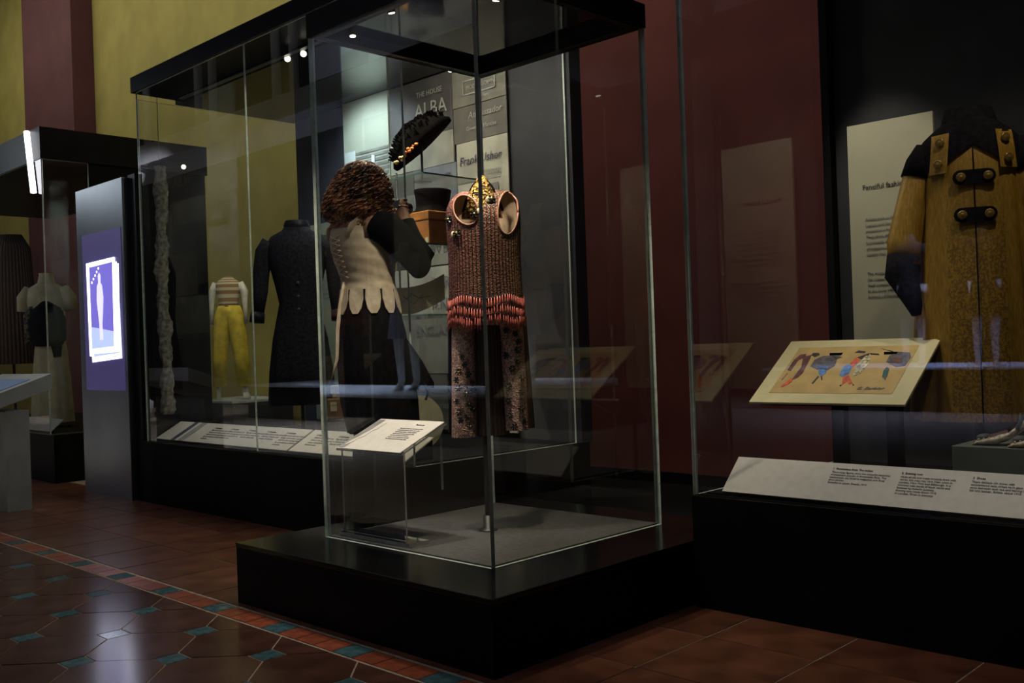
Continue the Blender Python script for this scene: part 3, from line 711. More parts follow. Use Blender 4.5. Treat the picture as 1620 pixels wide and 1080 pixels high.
MB().loft([(0, 0, Z(1.68), .075, .068), (0, 0, Z(1.70), .08, .07), (0, .005, Z(1.73), .07, .06)], 30, cap=False).build('collar', coatf, tc_, True)
for z_ in (1.18, 1.26, 1.34): MB().ball((.02, -.118, Z(z_)), (.009, .005, .009), 8, 5).build('button', polem, tc_, True)
MB().tube([(0, 0, Z(.395)), (0, 0, Z(.7))], .012, 12).build('stand_pole', polem, tc_, True)
MB().loft([(0, 0, .001, .13, .13), (0, 0, .01, .125, .125)], 28).build('stand_foot', blackm, tc_, True)
# perfume bottle on its block
pb_ = thing('display_block', 'small black block under the perfume bottle in the wall case', 'plinth', (3.20, 4.49, BZ+.0065))
MB().box(-.09, -.09, 0, .09, .09, .155).build('block', black, pb_, bevel=.003)
bt_ = thing('perfume_bottle', 'square glass perfume bottle with cream label and glass stopper', 'bottle', (3.18, 4.49, BZ+.1625), -PI/4)
amber = mat('amber_perfume', (.20, .11, .02), .1, 0, .1, 10, spec=.8)
MB().box(-.042, -.025, .001, .042, .025, .115).build('bottle_body', amber, bt_, bevel=.008)
MB().tube([(0, 0, .116), (0, 0, .138)], .014, 14).build('neck', mat('gold_cord', (.5, .36, .12), .4), bt_, True)
MB().box(-.024, -.016, .139, .024, .016, .185).build('stopper', mat('glass_stopper', (.45, .47, .42), .08, 0, .1, 10, spec=.9), bt_, bevel=.006)
MB().box(-.022, -.0275, .045, .012, -.0258, .095).build('bottle_label', cream, bt_)
text('PARFUM', .009, ink, bt_, bt_.location+Vector((-.0194-.014, -.0194+.014-.0, .075)), (1, -1, 0), (0, 0, 1), lift=.0015)
# long ruffled cream form hung at the left end
ru = thing('ruffled_form', 'long cream ruffled form hanging at the left end of the wall case', 'stole', (3.00, 6.02, .49), -PI/4)
lace = mat('cream_ruffle', (.22, .21, .16), .8, 0, .4, 40, bump=.5)
rings = []
for k in range(60):
    v = k/59; rings.append((-.035+.003*math.sin(v*40)+.006*math.sin(9*v), 0, .06+1.60*v, .036+.005*math.sin(v*57)+.006*math.sin(v*23), .03))
MB().loft(rings, 40, lambda a, v: 1+.25*math.sin(6*a+30*v)*math.sin(90*v)).build('ruffles', lace, ru, True)
MB().tube([(-.035, .0, 1.64), (-.035, .0, 2.128)], .002, 6).build('hanging_wire', polem, ru, True)

# ------------------------------------------------------------------ visitor photographing the case
PV = Vector((2.655, 3.47, 0))
pv = thing('person', 'curly haired woman in cream laced corset and black skirt, seen from behind with raised arm', 'person', PV, math.radians(-8))
skin = mat('skin', (.50, .27, .17), .5, 0, .06, 20)
def skinbody():
    V, E, R = [], [], []
    def v(p, r, par=None):
        V.append(p); R.append(r); i = len(V)-1
        if par is not None: E.append((par, i))
        return i
    pelvis = v((0, 0, .93), (.10, .12))
    w1 = v((.005, 0, 1.08), (.075, .09), pelvis); c1 = v((.0, 0, 1.24), (.085, .11), w1); c2 = v((-.02, 0, 1.37), (.07, .11), c1)
    n1 = v((-.035, 0, 1.455), (.052, .055), c2); n2 = v((-.02, 0, 1.50), (.05, .05), n1)
    h1 = v((-.012, 0, 1.55), (.068, .062), n2); h2 = v((-.012, 0, 1.61), (.088, .073), h1); h3 = v((-.018, 0, 1.655), (.076, .066), h2); v((-.02, 0, 1.695), (.03, .03), h3)
    for s_ in (-1, 1):
        sh = v((-.03, s_*.155, 1.395), (.055, .055), c2)
        if s_ < 0: el = v((.150, -.185, 1.20), (.042, .042), sh); wr = v((.135, -.11, 1.40), (.028, .028), el)
        else: el = v((.16, .185, 1.22), (.042, .042), sh); wr = v((.135, .11, 1.40), (.028, .028), el)
        ha = v((.135, s_*.09, 1.47), (.036, .018), wr)
        for k in range(4):
            f0 = v((.140, s_*(.085-.004*k), 1.485+.019*k), (.009, .009), ha)
            f1 = v((.166, s_*(.078-.004*k), 1.490+.019*k), (.0085, .0085), f0)
            v((.182, s_*(.053-.004*k), 1.492+.018*k), (.008, .008), f1)
        t1 = v((.122, s_*.060, 1.475), (.011, .011), ha); v((.124, s_*.04, 1.50), (.009, .009), t1)
        hp = v((0, s_*.095, .86), (.095, .09), pelvis); kn = v((.02, s_*.095, .49), (.055, .055), hp); an = v((-.015, s_*.10, .10), (.036, .036), kn)
        v((.10, s_*.115, .035), (.03, .04), an)
    me = bpy.data.meshes.new('body'); me.from_pydata(V, E, []); o = bpy.data.objects.new('body', me); C.objects.link(o); o.parent = pv
    m_ = o.modifiers.new('skin', 'SKIN'); m_.use_smooth_shade = True
    for i, r in enumerate(R): me.skin_vertices[0].data[i].radius = r
    me.skin_vertices[0].data[0].use_root = True
    s_ = o.modifiers.new('sub', 'SUBSURF'); s_.levels = 2; s_.render_levels = 2
    dg = bpy.context.evaluated_depsgraph_get(); m2 = bpy.data.meshes.new_from_object(o.evaluated_get(dg))
    o.modifiers.clear(); o.data = m2; m2.materials.clear(); m2.materials.append(skin)
    for p in m2.polygons: p.use_smooth = True
    return o
# skin vertices need the modifier layer to exist
def safe_body():
    try: return skinbody()
    except Exception as ex: print('skin failed', ex)
def skinbody_wrap():
    return safe_body()
_b = bpy.data.meshes.new
body = skinbody_wrap()
hairm = mat('auburn_hair', (.06, .022, .009), .35, 0, .5, 22, col2=(.46, .19, .07), lo=.38, hi=.65, bump=.3)
hm_ = MB(); nh = 22
def hr(a, zr):  # hair radius
    return 1
hair_rings = [(-.03, 0, 1.405, .070, .09), (-.040, 0, 1.42, .112, .125), (-.042, 0, 1.46, .142, .148), (-.038, 0, 1.51, .138, .142), (-.03, 0, 1.57, .132, .132), (-.02, 0, 1.63, .115, .108), (-.015, 0, 1.69, .092, .088), (-.015, 0, 1.725, .055, .052), (-.015, 0, 1.738, .02, .02)]
def face_skip(vs4):
    c = Vector([sum(v[i] for v in vs4)/4 for i in range(3)]); return c.x > .055 and c.z < 1.64 and abs(c.y) < .075
hm_.loft(hair_rings, 48, lambda a, v: 1+.04*math.sin(7*a+9*v)+.03*math.sin(13*a-15*v), cap=True, skip=face_skip)
rnd = random.Random(3)
for i in range(620):
    a = rnd.uniform(.62, 2*PI-.62); k = rnd.uniform(0, 1)**.8
    z = 1.42+.317*k; r = None
    for p, q in zip(hair_rings, hair_rings[1:]):
        if p[2] <= z <= q[2]: t_ = (z-p[2])/(q[2]-p[2]); r = [p[j]+(q[j]-p[j])*t_ for j in range(5)]
    if not r: continue
    pts = []; ph = rnd.uniform(0, 6.28); amp = rnd.uniform(.009, .017); L_ = rnd.uniform(.07, .13); out = 1.0+rnd.uniform(-.02, .09)
    for s_ in range(17):
        u = s_/16; zz = z-L_*u; rr = None
        for p, q in zip(hair_rings, hair_rings[1:]):
            if p[2] <= zz <= q[2]: t_ = (zz-p[2])/(q[2]-p[2]); rr = [p[j]+(q[j]-p[j])*t_ for j in range(5)]
        if rr is None: rr = list(hair_rings[1]); rr[3] *= .97; rr[4] *= .97
        aa = a+amp*5*math.cos(ph+u*20); q_ = out+amp*6*math.sin(ph+u*20)
        pts.append((rr[0]+rr[3]*q_*math.cos(aa), rr[1]+rr[4]*q_*math.sin(aa), max(1.385, zz)))
    hm_.tube(pts, [.0032]*15+[.0022, .0008], 4)
hm_.build('hair', hairm, pv, True)
# face details
eyew = mat('eye_white', (.7, .7, .68), .2); iris = mat('iris', (.05, .03, .015), .1)
for s_ in (-1, 1):
    e_ = MB().ball((.068, s_*.030, 1.615), .0125, 12, 8).build('eye', eyew, pv, True); MB().ball((.078, s_*.030, 1.615), .006, 10, 6).build('iris', iris, e_, True)
    MB().tube([(.078, s_*.015, 1.638), (.082, s_*.03, 1.643), (.070, s_*.045, 1.636)], .003, 6).build('eyebrow', hairm, pv, True)
    MB().ball((-.01, s_*.078, 1.60), (.018, .008, .028), 10, 8).build('ear', skin, pv, True)
MB().loft([(.088, 0, 1.575, .018, .014), (.092, 0, 1.583, .016, .012), (.084, 0, 1.60, .010, .008), (.078, 0, 1.622, .006, .006)], 14).build('nose', skin, pv, True)
MB().ball((.078, 0, 1.548), (.010, .022, .008), 12, 6).build('mouth', mat('lips', (.45, .12, .10), .4), pv, True)
# corset
cors = mat('cream_corset_cotton', (.50, .41, .29), .75, 0, .08, 30, bump=.15)
crings = [(0, 0, 1.095, .118, .135), (0, 0, 1.125, .112, .130), (-.005, 0, 1.17, .116, .136), (-.012, 0, 1.23, .130, .150), (-.018, 0, 1.29, .138, .160), (-.025, 0, 1.34, .133, .160), (-.03, 0, 1.375, .122, .150)]
fr_ = [tuple(interp(crings, 1.095+.28*k/40)) for k in range(41)]
def armskip(vs4):
    x = sum(v[0] for v in vs4)/4; z = sum(v[2] for v in vs4)/4; y = sum(v[1] for v in vs4)/4
    return z > 1.30+.5*abs(x+.03)**1.1 and abs(y) > .115 and x > -.09
def wr(a, v): return 1+.012*math.sin(38*v+3*math.sin(a*2))*max(0, math.sin(a+.4))**2*0+.010*math.sin(34*v+4*a)*(1-v)*1.0
MB().loft(fr_, 96, wr, cap=False, skip=armskip).build('corset', cors, pv, True)
# back piece rising to the shoulder with straps
for s_ in (-1, 1):
    MB().tube([(-.125, s_*.085, 1.33), (-.118, s_*.10, 1.38), (-.085, s_*.112, 1.425), (-.03, s_*.115, 1.443), (.04, s_*.10, 1.405), (.085, s_*.09, 1.35)], [(.006, .032), (.006, .026), (.006, .016), (.006, .014), (.006, .014), (.006, .02)], 10).build('shoulder_strap', cors, pv, True)
MB().loft([(-.03, 0, 1.365, .122, .150), (-.033, 0, 1.39, .112, .14), (-.035, 0, 1.415, .095, .125)], 60, cap=False, a0=PI*.68, a1=PI*1.32).build('back_yoke', cors, pv, True)
MB().tube([(-.075, -.125, 1.375), (-.055, -.115, 1.41), (-.05, -.10, 1.44)], .004, 8).build('bra_strap', mat('red_ribbon', (.5, .03, .03), .5), pv, True)
for k in range(11):   # peplum tabs
    a = 2*PI*(k+.5)/11; rx, ry = .128, .145
    P = []
    for u, z in ((-.42, 1.10), (.42, 1.10), (.45, 1.065), (.34, 1.035), (.15, 1.018), (-.15, 1.018), (-.34, 1.035), (-.45, 1.065)):
        aa = a+u*2*PI/11; q = 1+(1.10-z)*1.6; P.append((rx*.93*q*math.cos(aa), ry*.93*q*math.sin(aa), z))
    mb = MB(); n = len(P); Q = [(x*1.03, y*1.03, z) for x, y, z in P]; mb.add(P+Q, [tuple(range(n)), tuple(range(n, 2*n))[::-1]]+[(i, (i+1) % n, (i+1) % n+n, i+n) for i in range(n)])
    mb.build('peplum_tab', cors, pv)
eye_ = mat('brass_eyelet', (.7, .6, .35), .3, .6); lace_ = mat('cream_lace_cord', (.6, .5, .36), .7)
for k in range(9):
    z = 1.15+.024*k; r = interp(crings, min(z, 1.37)); 
    for s_ in (-1, 1):
        a = PI+s_*.22; MB().ball((r[0]+r[3]*1.02*math.cos(a), r[1]+r[4]*1.02*math.sin(a), z), .0045, 8, 5).build('eyelet', eye_, pv, True)
    if k < 8:
        r2 = interp(crings, min(z+.024, 1.37)); a, b = PI-.22, PI+.22
        for c_, d_ in ((a, b), (b, a)):
            MB().tube([(r[0]+r[3]*1.03*math.cos(c_), r[4]*1.03*math.sin(c_), z), (r[0]-r[3]*1.04, 0, z+.012), (r2[0]+r2[3]*1.03*math.cos(d_), r2[4]*1.03*math.sin(d_), z+.024)], .0022, 5).build('lacing', lace_, pv, True)
MB().tube([(-.118, .0, 1.13), (-.135, .01, 1.05), (-.155, .005, .97), (-.165, .0, .88), (-.19, .01, .80)], [(.003, .007), (.003, .010), (.003, .010), (.003, .008), (.002, .003)], 8).build('lace_ribbon', lace_, pv, True)
# black shrug sleeves
shr = mat('black_knit', (.003, .003, .0035), .9, 0, .2, 80, spec=.03)
for s_ in (-1, 1):
    ex = .155 if s_ < 0 else .17; ez = 1.20 if s_ < 0 else 1.22
    MB().tube([(-.045, s_*.142, 1.405), (-.02, s_*.162, 1.385), (.04, s_*.178, 1.325), (.10, s_*.190, 1.262), (ex+.0, s_*.190, ez-.008), (ex+.02, s_*.170, ez+.04), (.150, s_*.13, 1.33), (.136, s_*.108, 1.42)],
              [.056, .078, .076, .068, .060, .056, .044, .036], 22, fn=lambda a, v: 1+.03*math.sin(4*a+22*v)).build('sleeve', shr, pv, True)
# camera in hands
cm_ = MB().box(.140, -.062, 1.478, .172, .062, 1.548).build('camera', mat('camera_body', (.012, .012, .013), .4), pv, bevel=.006)
MB().tube([(.173, 0, 1.51), (.225, 0, 1.51)], .030, 20).build('camera_lens', blackm, cm_, True)
# skirt and boots
skm = mat('black_gathered_cotton', (.0065, .006, .007), .85, 0, .3, 50, spec=.08)
MB().loft([(.05, 0, .56, .15, .165), (.048, 0, .60, .155, .17), (.035, 0, .70, .165, .175), (.02, 0, .82, .160, .168), (.005, 0, .95, .150, .165), (0, 0, 1.06, .120, .138), (0, 0, 1.10, .112, .128)], 72, lambda a, v: 1+.05*(1-v)*math.sin(13*a+1.5*math.sin(5*v))+.02*math.sin(29*a)*(1-v), cap=False).build('skirt', skm, pv, True)
MB().loft([(.11, -.07, .745, .14, .12), (.11, -.07, .765, .145, .125), (.09, -.06, .86, .12, .11), (.05, -.04, .96, .07, .09)], 60, lambda a, v: 1+.07*(1-v)*math.sin(15*a)).build('overskirt', skm, pv, True)
MB().tube([(.15, -.185, .78), (.17, -.19, .73), (.15, -.20, .70)], .006, 8).build('skirt_tie', skm, pv, True)
for s_ in (-1, 1):
    MB().tube([(.02, s_*.095, .52), (.01, s_*.096, .36), (-.012, s_*.10, .14), (-.01, s_*.102, .06)], [.064, .062, .046, .045], 18).build('boot', blackm, pv, True)
    MB().loft([(.045, s_*.11, .002, .12, .042), (.045, s_*.11, .02, .122, .044), (.03, s_*.108, .055, .10, .045), (-.01, s_*.104, .10, .052, .046)], 24).build('boot_foot', blackm, pv, True)

def lift(z):
    K = [(0, 0), (.85, 0), (1.10, .090), (1.40, .070), (1.50, .045), (1.72, .012), (3, .012)]
    for (a, p), (b, q) in zip(K, K[1:]):
        if z <= b: return z+p+(q-p)*(z-a)/(b-a)
    return z
def lift_tree(o):
    for c in [c for c in bpy.data.objects if c.parent == o]:
        for v_ in c.data.vertices: v_.co.z = lift(v_.co.z)
        lift_tree(c)
lift_tree(pv)
# ------------------------------------------------------------------ right showcase
rc = thing('display_case', 'large dark glass case at the right holding the gold coat', 'display case', (3.4, .9, 0))
RY1, RY0 = 1.95, -.9
bloc(box('base', (2.85, RY0, -.002), (4.0, RY1-.0, BZ), sidem, rc, bevel=.002))
bloc(box('floor_panel', (2.90, RY0+.03, BZ+.001), (3.93, RY1-.03, BZ+.006), blackm, rc))
bloc(box('roof', (2.845, RY0, 2.70), (4.0, RY1+.01, 2.82), black, rc))
bloc(box('back_panel', (3.93, RY0, BZ+.001), (3.99, RY1, 2.699), mat('charcoal_back_panel', (.030, .031, .036), .7, 0, .15, 4), rc))
bloc(box('end_post', (3.88, RY1-.045, BZ+.0065), (3.929, RY1-.012, 2.699), blackm, rc))
bloc(pane(rc, (2.86, RY0, BZ), (2.876, RY1, 2.699))); bloc(pane(rc, (2.878, RY1-.010, BZ+.0005), (3.928, RY1, 2.699)))
s3 = thing('information_board', 'long white sloping label panel below the fashion print in the right case', 'label panel', (2.98, 1.1, BZ+.006))
X0, Z0, X1, Z1 = 2.905, .395, 3.02, .500
o = tilted(X0, Z0, X1, Z1, -.30, 1.86, .006).build('board', white_print, s3); o.location = -s3.location
L_ = math.hypot(X1-X0, Z1-Z0); a, b = (X1-X0)/L_, (Z1-Z0)/L_
tx = [(1.50, '1  Illustrations from The ballets', 'These lively figures show the colourful costumes\nof characters popular in fashionable Paris. The\nmasquerade was loved in magazines and fancy\ndress parties.\nGouache on paper, French, 1914'),
      (1.275, '2  Evening coat', 'Made of silk and metal brocade lined with\nvelvet, this coat may have been worn in\nLondon, New York and Edinburgh. It is\ntrimmed with bands of black velvet and\nfastened by metallic buttons.\nEvening coat made about 1912\nin London. Given in memory'),
      (1.065, '3  Shoes', 'These delicate silk shoes with\nembroidered satin straps have glass beads\nsewn between each toe and leaning strap.\nSilk and leather, British, about 1912'),
      (.865, '4  Fashion plates', 'The bright colours of the ballets\ninfluenced fashion. The plates are a series\nby one artist and show oriental, loose\nand stylish dresses with turbans that\nreflected the taste for fancy dress\ndesigns.\nPochoir prints, Paris, 1912')]
for y, hd, bd in tx:
    for body, s_, top, m_ in ((hd, .0105, .128, ink), (bd, .0098, .114, greyink)):
        text(body, s_, m_, s3, (X0+a*top-b*.0065, y, Z0+b*top+a*.0065), (0, -1, 0), (a, 0, b), lift=.0008, space=1.1)
o = MB().add([(X0, -.29, BZ+.007), (X1, -.29, BZ+.007), (X1, -.29, Z1), (X0, -.29, Z0), (X0, 1.85, BZ+.007), (X1, 1.85, BZ+.007), (X1, 1.85, Z1), (X0, 1.85, Z0)],
             [(0, 1, 2, 3), (7, 6, 5, 4), (0, 3, 7, 4), (1, 5, 6, 2), (3, 2, 6, 7), (0, 4, 5, 1)]).build('support', blackm, s3); o.location = -s3.location
# tilted picture
pic = thing('fashion_print', 'framed print of four costumed figures on a sloping black stand', 'picture', (3.25, 1.55, BZ+.0065))
PX_0, PZ_0, PX_1, PZ_1, ya, yb = 3.10, .685, 3.42, .893, 1.30, 1.86
def pl(mb, name, m_): o = mb.build(name, m_, pic); o.location = -pic.location; return o
pl(tilted(PX_0, PZ_0, PX_1, PZ_1, ya, yb, .008), 'mount', mat('cream_mount', (.70, .62, .34), .6, 0, .03, 20))
PL = math.hypot(PX_1-PX_0, PZ_1-PZ_0); pa_, pb2 = (PX_1-PX_0)/PL, (PZ_1-PZ_0)/PL
fr0 = ((PX_0-pb2*.0085, yb, PZ_0+pa_*.0085), (0, -1, 0), (pa_, 0, pb2), (-pb2, 0, pa_))
pl(MB().prism([(.055, .055), (.50, .055), (.50, .335), (.055, .335)], 0, .001, fr0), 'print_sheet', mat('ochre_paper', (.55, .38, .14), .6, 0, .08, 14))
def shp(pts, m_, h_=.0022): pl(MB().prism(pts, .001, h_, fr0), 'painted_figure', m_)
# figures: u across 0..0.56, v up 0..0.38 (map from the photograph by the mount's corners)
def quadmap(px, py):
    # corners bl(0,635) br(1265,660) tr(1553,68) tl(295,120) in the enlarged view
    bl, br, tr, tl_ = Vector((0, 635)), Vector((1265, 660)), Vector((1553, 68)), Vector((295, 120))
    u = v = .5
    for _ in range(30):
        p = bl*(1-u)*(1-v)+br*u*(1-v)+tr*u*v+tl_*(1-u)*v; e_ = Vector((px, py))-p
        du = (br-bl)*(1-v)+(tr-tl_)*v; dv = (tl_-bl)*(1-u)+(tr-br)*u; det = du.x*dv.y-du.y*dv.x
        u += (e_.x*dv.y-e_.y*dv.x)/det; v += (du.x*e_.y-du.y*e_.x)/det
    return (u*.56, v*PL)
def fig(pts, m_): shp([quadmap(*p) for p in pts], m_)
mar = mat('maroon_paint', (.12, .035, .04), .6, 0, .3, 60); dk = mat('dark_paint', (.03, .025, .03), .6); sl = mat('slate_paint', (.10, .09, .10), .6, 0, .3, 60)
bl_ = mat('blue_paint', (.10, .22, .48), .6, 0, .3, 60); rd = mat('red_paint', (.62, .11, .05), .6, 0, .2, 60); tea = mat('teal_paint', (.04, .12, .12), .6); lil = mat('lilac_paint', (.42, .38, .52), .6, 0, .1, 30)
spk = mat('speckled_paint', (.40, .36, .22), .6, 0, .6, 90); skn = mat('rose_paint', (.30, .14, .10), .6, 0, .3, 50)
fig([(300, 375), (345, 290), (400, 240), (450, 235), (440, 262), (385, 290), (330, 385)], mar)
fig([(425, 260), (500, 240), (480, 300), (440, 400), (400, 440), (350, 460), (420, 350)], mar)
fig([(495, 245), (510, 225), (560, 225), (572, 240), (530, 262)], dk)
fig([(350, 440), (358, 470), (330, 495), (270, 520), (262, 512)], rd); fig([(300, 400), (312, 404), (268, 460), (258, 455)], skn)
fig([(500, 340), (530, 285), (600, 252), (690, 245), (725, 270), (710, 335), (650, 375), (560, 370)], sl); fig([(680, 250), (740, 250), (765, 262), (700, 285)], sl)
fig([(570, 335), (655, 335), (640, 400), (600, 430), (575, 400)], bl_); fig([(575, 425), (585, 432), (540, 490), (527, 488)], dk); fig([(598, 428), (610, 426), (616, 456), (606, 460)], dk)
fig([(870, 220), (900, 200), (958, 208), (950, 222)], dk); fig([(830, 320), (880, 265), (920, 275), (860, 350)], rd); fig([(755, 420), (775, 350), (820, 320), (855, 345), (830, 405), (780, 430)], bl_)
fig([(780, 500), (785, 435), (830, 415), (865, 485), (840, 495), (820, 470)], rd); fig([(860, 430), (890, 330), (960, 245), (1000, 240), (985, 320), (930, 400)], spk)
fig([(890, 262), (990, 222), (985, 240), (920, 280)], dk); fig([(990, 222), (1065, 228), (1070, 240), (1000, 235)], dk)
fig([(1125, 300), (1150, 245), (1220, 210), (1310, 215), (1315, 260), (1270, 335), (1200, 345)], sl); fig([(1150, 270), (1230, 255), (1240, 320), (1150, 325)], skn)
fig([(1095, 430), (1105, 375), (1130, 345), (1150, 360), (1135, 430)], tea); fig([(1080, 180), (1180, 205), (1180, 212)], dk); fig([(1095, 432), (1130, 432), (1122, 460)], sl)
fig([(760, 508), (775, 512), (780, 500), (770, 498)], dk); fig([(862, 488), (880, 500), (868, 508)], dk)
text('G. Barbier', .022, greyink, pic, (PX_0+pa_*.075-pb2*.0105, 1.49, PZ_0+pb2*.075+pa_*.0105), (0, -1, 0), (pa_, 0, pb2), shear=.4)
for y_ in (1.42, 1.62):
    o = MB().box(3.33, y_, BZ+.0065, 3.37, y_+.045, .855).build('stand_leg', blackm, pic); o.location = -pic.location
o = tilted(PX_0+.03, PZ_0-.006, PX_1-.03, PZ_1-.04+.012, ya+.03, yb-.03, .006).build('backing', blackm, pic); o.location = -pic.location
# Fanciful fashion text panel
ff = thing('text_panel', 'tall cream text panel headed Fanciful fashion beside the gold coat', 'text panel', (3.9, 1.65, .69))
plate(ff, 3.865, 1.47, 1.815, .692, 1.765, mat('cream_text_board', (.42, .40, .29), .6, 0, .05, 4), 'board', .015)
for y_ in (1.52, 1.765): o = MB().tube([(3.866, y_, 1.3), (3.929, y_, 1.3)], .01, 8).build('wall_fixing', polem, ff); o.location = -ff.location
wt(ff, 'Fanciful fashion', .0295, 1.758, 1.497, 3.8495)
wt(ff, 'Artists such as Ernst Tuscherer, Georges\nLepape and George Barbier\npresented a fantastical vision of dress.\nThey drew different worlds of\nfashionable women, and pages\nof magazines were a newly glamorous\nsociety that rose at the time.', .0165, 1.750, 1.372, 3.8495, greyink, space=1.42)
wt(ff, 'The images both inspired and marked\nthe success of the new ballets with\ntheir sumptuous and exotic designs\nin the early 1900s to the bold\nfashions of the theatre.', .0165, 1.750, 1.155, 3.8495, greyink, space=1.42)
# gold coat
gc = thing('gold_coat', 'long gold brocade evening coat with black yoke and button tabs', 'coat', (3.545, 1.232, .3619), math.radians(-66)); gc.scale = (1.055,)*3
def goldmat():
    m, nt, b, N, L = newmat('gold_brocade'); setp(b, Roughness=.5, Metallic=.15)
    tc = N.new('ShaderNodeTexCoord'); n1 = N.new('ShaderNodeTexNoise'); n1.inputs['Scale'].default_value = 130; n1.inputs['Detail'].default_value = 4
    mp = N.new('ShaderNodeMapping'); mp.inputs['Scale'].default_value = (3, 3, .5); L.new(tc.outputs['Object'], mp.inputs[0])
    n2 = N.new('ShaderNodeTexNoise'); n2.inputs['Scale'].default_value = 60; L.new(mp.outputs[0], n2.inputs[0]); L.new(tc.outputs['Object'], n1.inputs[0])
    sp = N.new('ShaderNodeSeparateXYZ'); L.new(tc.outputs['Object'], sp.inputs[0])
    ab = N.new('ShaderNodeMath'); ab.operation = 'ABSOLUTE'; L.new(sp.outputs[0], ab.inputs[0])
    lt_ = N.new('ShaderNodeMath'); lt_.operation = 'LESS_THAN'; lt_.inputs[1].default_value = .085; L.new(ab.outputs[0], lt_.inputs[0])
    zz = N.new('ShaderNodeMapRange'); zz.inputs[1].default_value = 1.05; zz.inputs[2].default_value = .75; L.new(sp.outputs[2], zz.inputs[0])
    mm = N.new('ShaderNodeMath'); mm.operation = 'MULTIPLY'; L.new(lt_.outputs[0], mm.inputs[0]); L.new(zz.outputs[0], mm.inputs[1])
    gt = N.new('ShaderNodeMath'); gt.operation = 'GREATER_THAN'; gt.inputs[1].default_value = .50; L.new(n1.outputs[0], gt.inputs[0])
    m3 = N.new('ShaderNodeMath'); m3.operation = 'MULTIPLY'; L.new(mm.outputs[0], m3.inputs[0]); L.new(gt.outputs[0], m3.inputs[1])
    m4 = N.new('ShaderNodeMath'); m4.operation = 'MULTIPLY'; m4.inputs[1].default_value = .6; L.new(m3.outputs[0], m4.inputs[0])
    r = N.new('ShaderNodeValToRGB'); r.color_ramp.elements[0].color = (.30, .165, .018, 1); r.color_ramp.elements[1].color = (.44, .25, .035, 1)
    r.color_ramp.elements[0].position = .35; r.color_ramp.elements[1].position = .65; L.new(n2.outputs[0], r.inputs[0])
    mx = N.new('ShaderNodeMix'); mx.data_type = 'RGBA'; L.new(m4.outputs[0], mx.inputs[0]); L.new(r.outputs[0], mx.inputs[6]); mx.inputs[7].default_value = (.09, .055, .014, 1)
    L.new(mx.outputs[2], b.inputs['Base Color']); return m
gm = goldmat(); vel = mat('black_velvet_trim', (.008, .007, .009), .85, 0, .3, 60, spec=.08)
z_ = lambda z: z-BZ-.0065
crn = [(0, 0, z_(.63), .195, .14), (0, 0, z_(.8), .185, .135), (0, 0, z_(1.0), .175, .130), (0, 0, z_(1.2), .162, .120), (0, 0, z_(1.35), .152, .112), (0, 0, z_(1.44), .150, .108), (0, 0, z_(1.50), .150, .10), (0, 0, z_(1.54), .140, .09), (0, 0, z_(1.575), .105, .078), (0, 0, z_(1.60), .070, .065)]
cf = [tuple(interp(crn, z_(.63)+.97*k/50)) for k in range(51)]
def cfold(a, v):
    d = abs(math.atan2(math.sin(a+PI/2), math.cos(a+PI/2)))   # distance from the front
    return 1+.09*max(0, 1-v*1.1)*math.sin(14*a)*min(1, max(0, d-.5)*2)
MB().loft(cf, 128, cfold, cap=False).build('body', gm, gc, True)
MB().tube([(.0, -r[4]-.002, r[2]) for r in cf[:46]], .0022, 5).build('front_seam', vel, gc, True)
# yoke: thin shell over the shoulders
ymb = MB(); YV = []; ny, na = 10, 128
for kv in range(ny+1):
    for ia in range(na):
        a = 2*PI*ia/na; fx = math.cos(a)*.14; fr_ont = -math.sin(a)
        low = 1.512-min(.078, abs(fx)*.75) if fr_ont > 0 else 1.40
        z = z_(1.598+(low-1.598)*kv/ny); rr = interp(cf, min(z, cf[-1][2]))
        YV.append(((rr[3]*1.04+.002)*math.cos(a), (rr[4]*1.06+.003)*math.sin(a), z))
ymb.add(YV, [(k*na+i, k*na+(i+1) % na, (k+1)*na+(i+1) % na, (k+1)*na+i) for k in range(ny) for i in range(na)]).build('yoke', vel, gc, True)
MB().loft([(0, 0, z_(1.59), .085, .075), (0, .005, z_(1.615), .08, .07), (0, .01, z_(1.645), .07, .06)], 40, cap=False).build('collar', vel, gc, True)
def strap(x0, x1, za, zb, xs):
    # gold band over the black yoke following the surface
    mb = MB(); V = []; F = []; n = 10
    for i in range(n+1):
        z = za+(zb-za)*i/n; r = interp(cf, min(z, cf[-1][2])); sh = xs*(i/n)
        for x in (x0+sh, x1+sh):
            q = math.sqrt(max(0, 1-(x/(r[3]*1.05))**2)); V.append((x, -(r[4]*1.07+.006)*q-.003, z))
    m0 = len(V); V += [(x, y+.004, z) for x, y, z in V]
    for i in range(n):
        f = (2*i, 2*i+1, 2*i+3, 2*i+2); F += [f, tuple(q+m0 for q in f[::-1]), (2*i, 2*i+2, 2*i+2+m0, 2*i+m0), (2*i+1, 2*i+1+m0, 2*i+3+m0, 2*i+3)]
    F += [(0, m0, m0+1, 1), (2*n, 2*n+1, 2*n+1+m0, 2*n+m0)]
    return mb.add(V, F).build('shoulder_band', gm, gc)
strap(-.128, -.078, z_(1.425), z_(1.555), .012); strap(.078, .128, z_(1.43), z_(1.555), -.01)
btm = mat('brass_button', (.30, .19, .05), .35, .6, .2, 60)
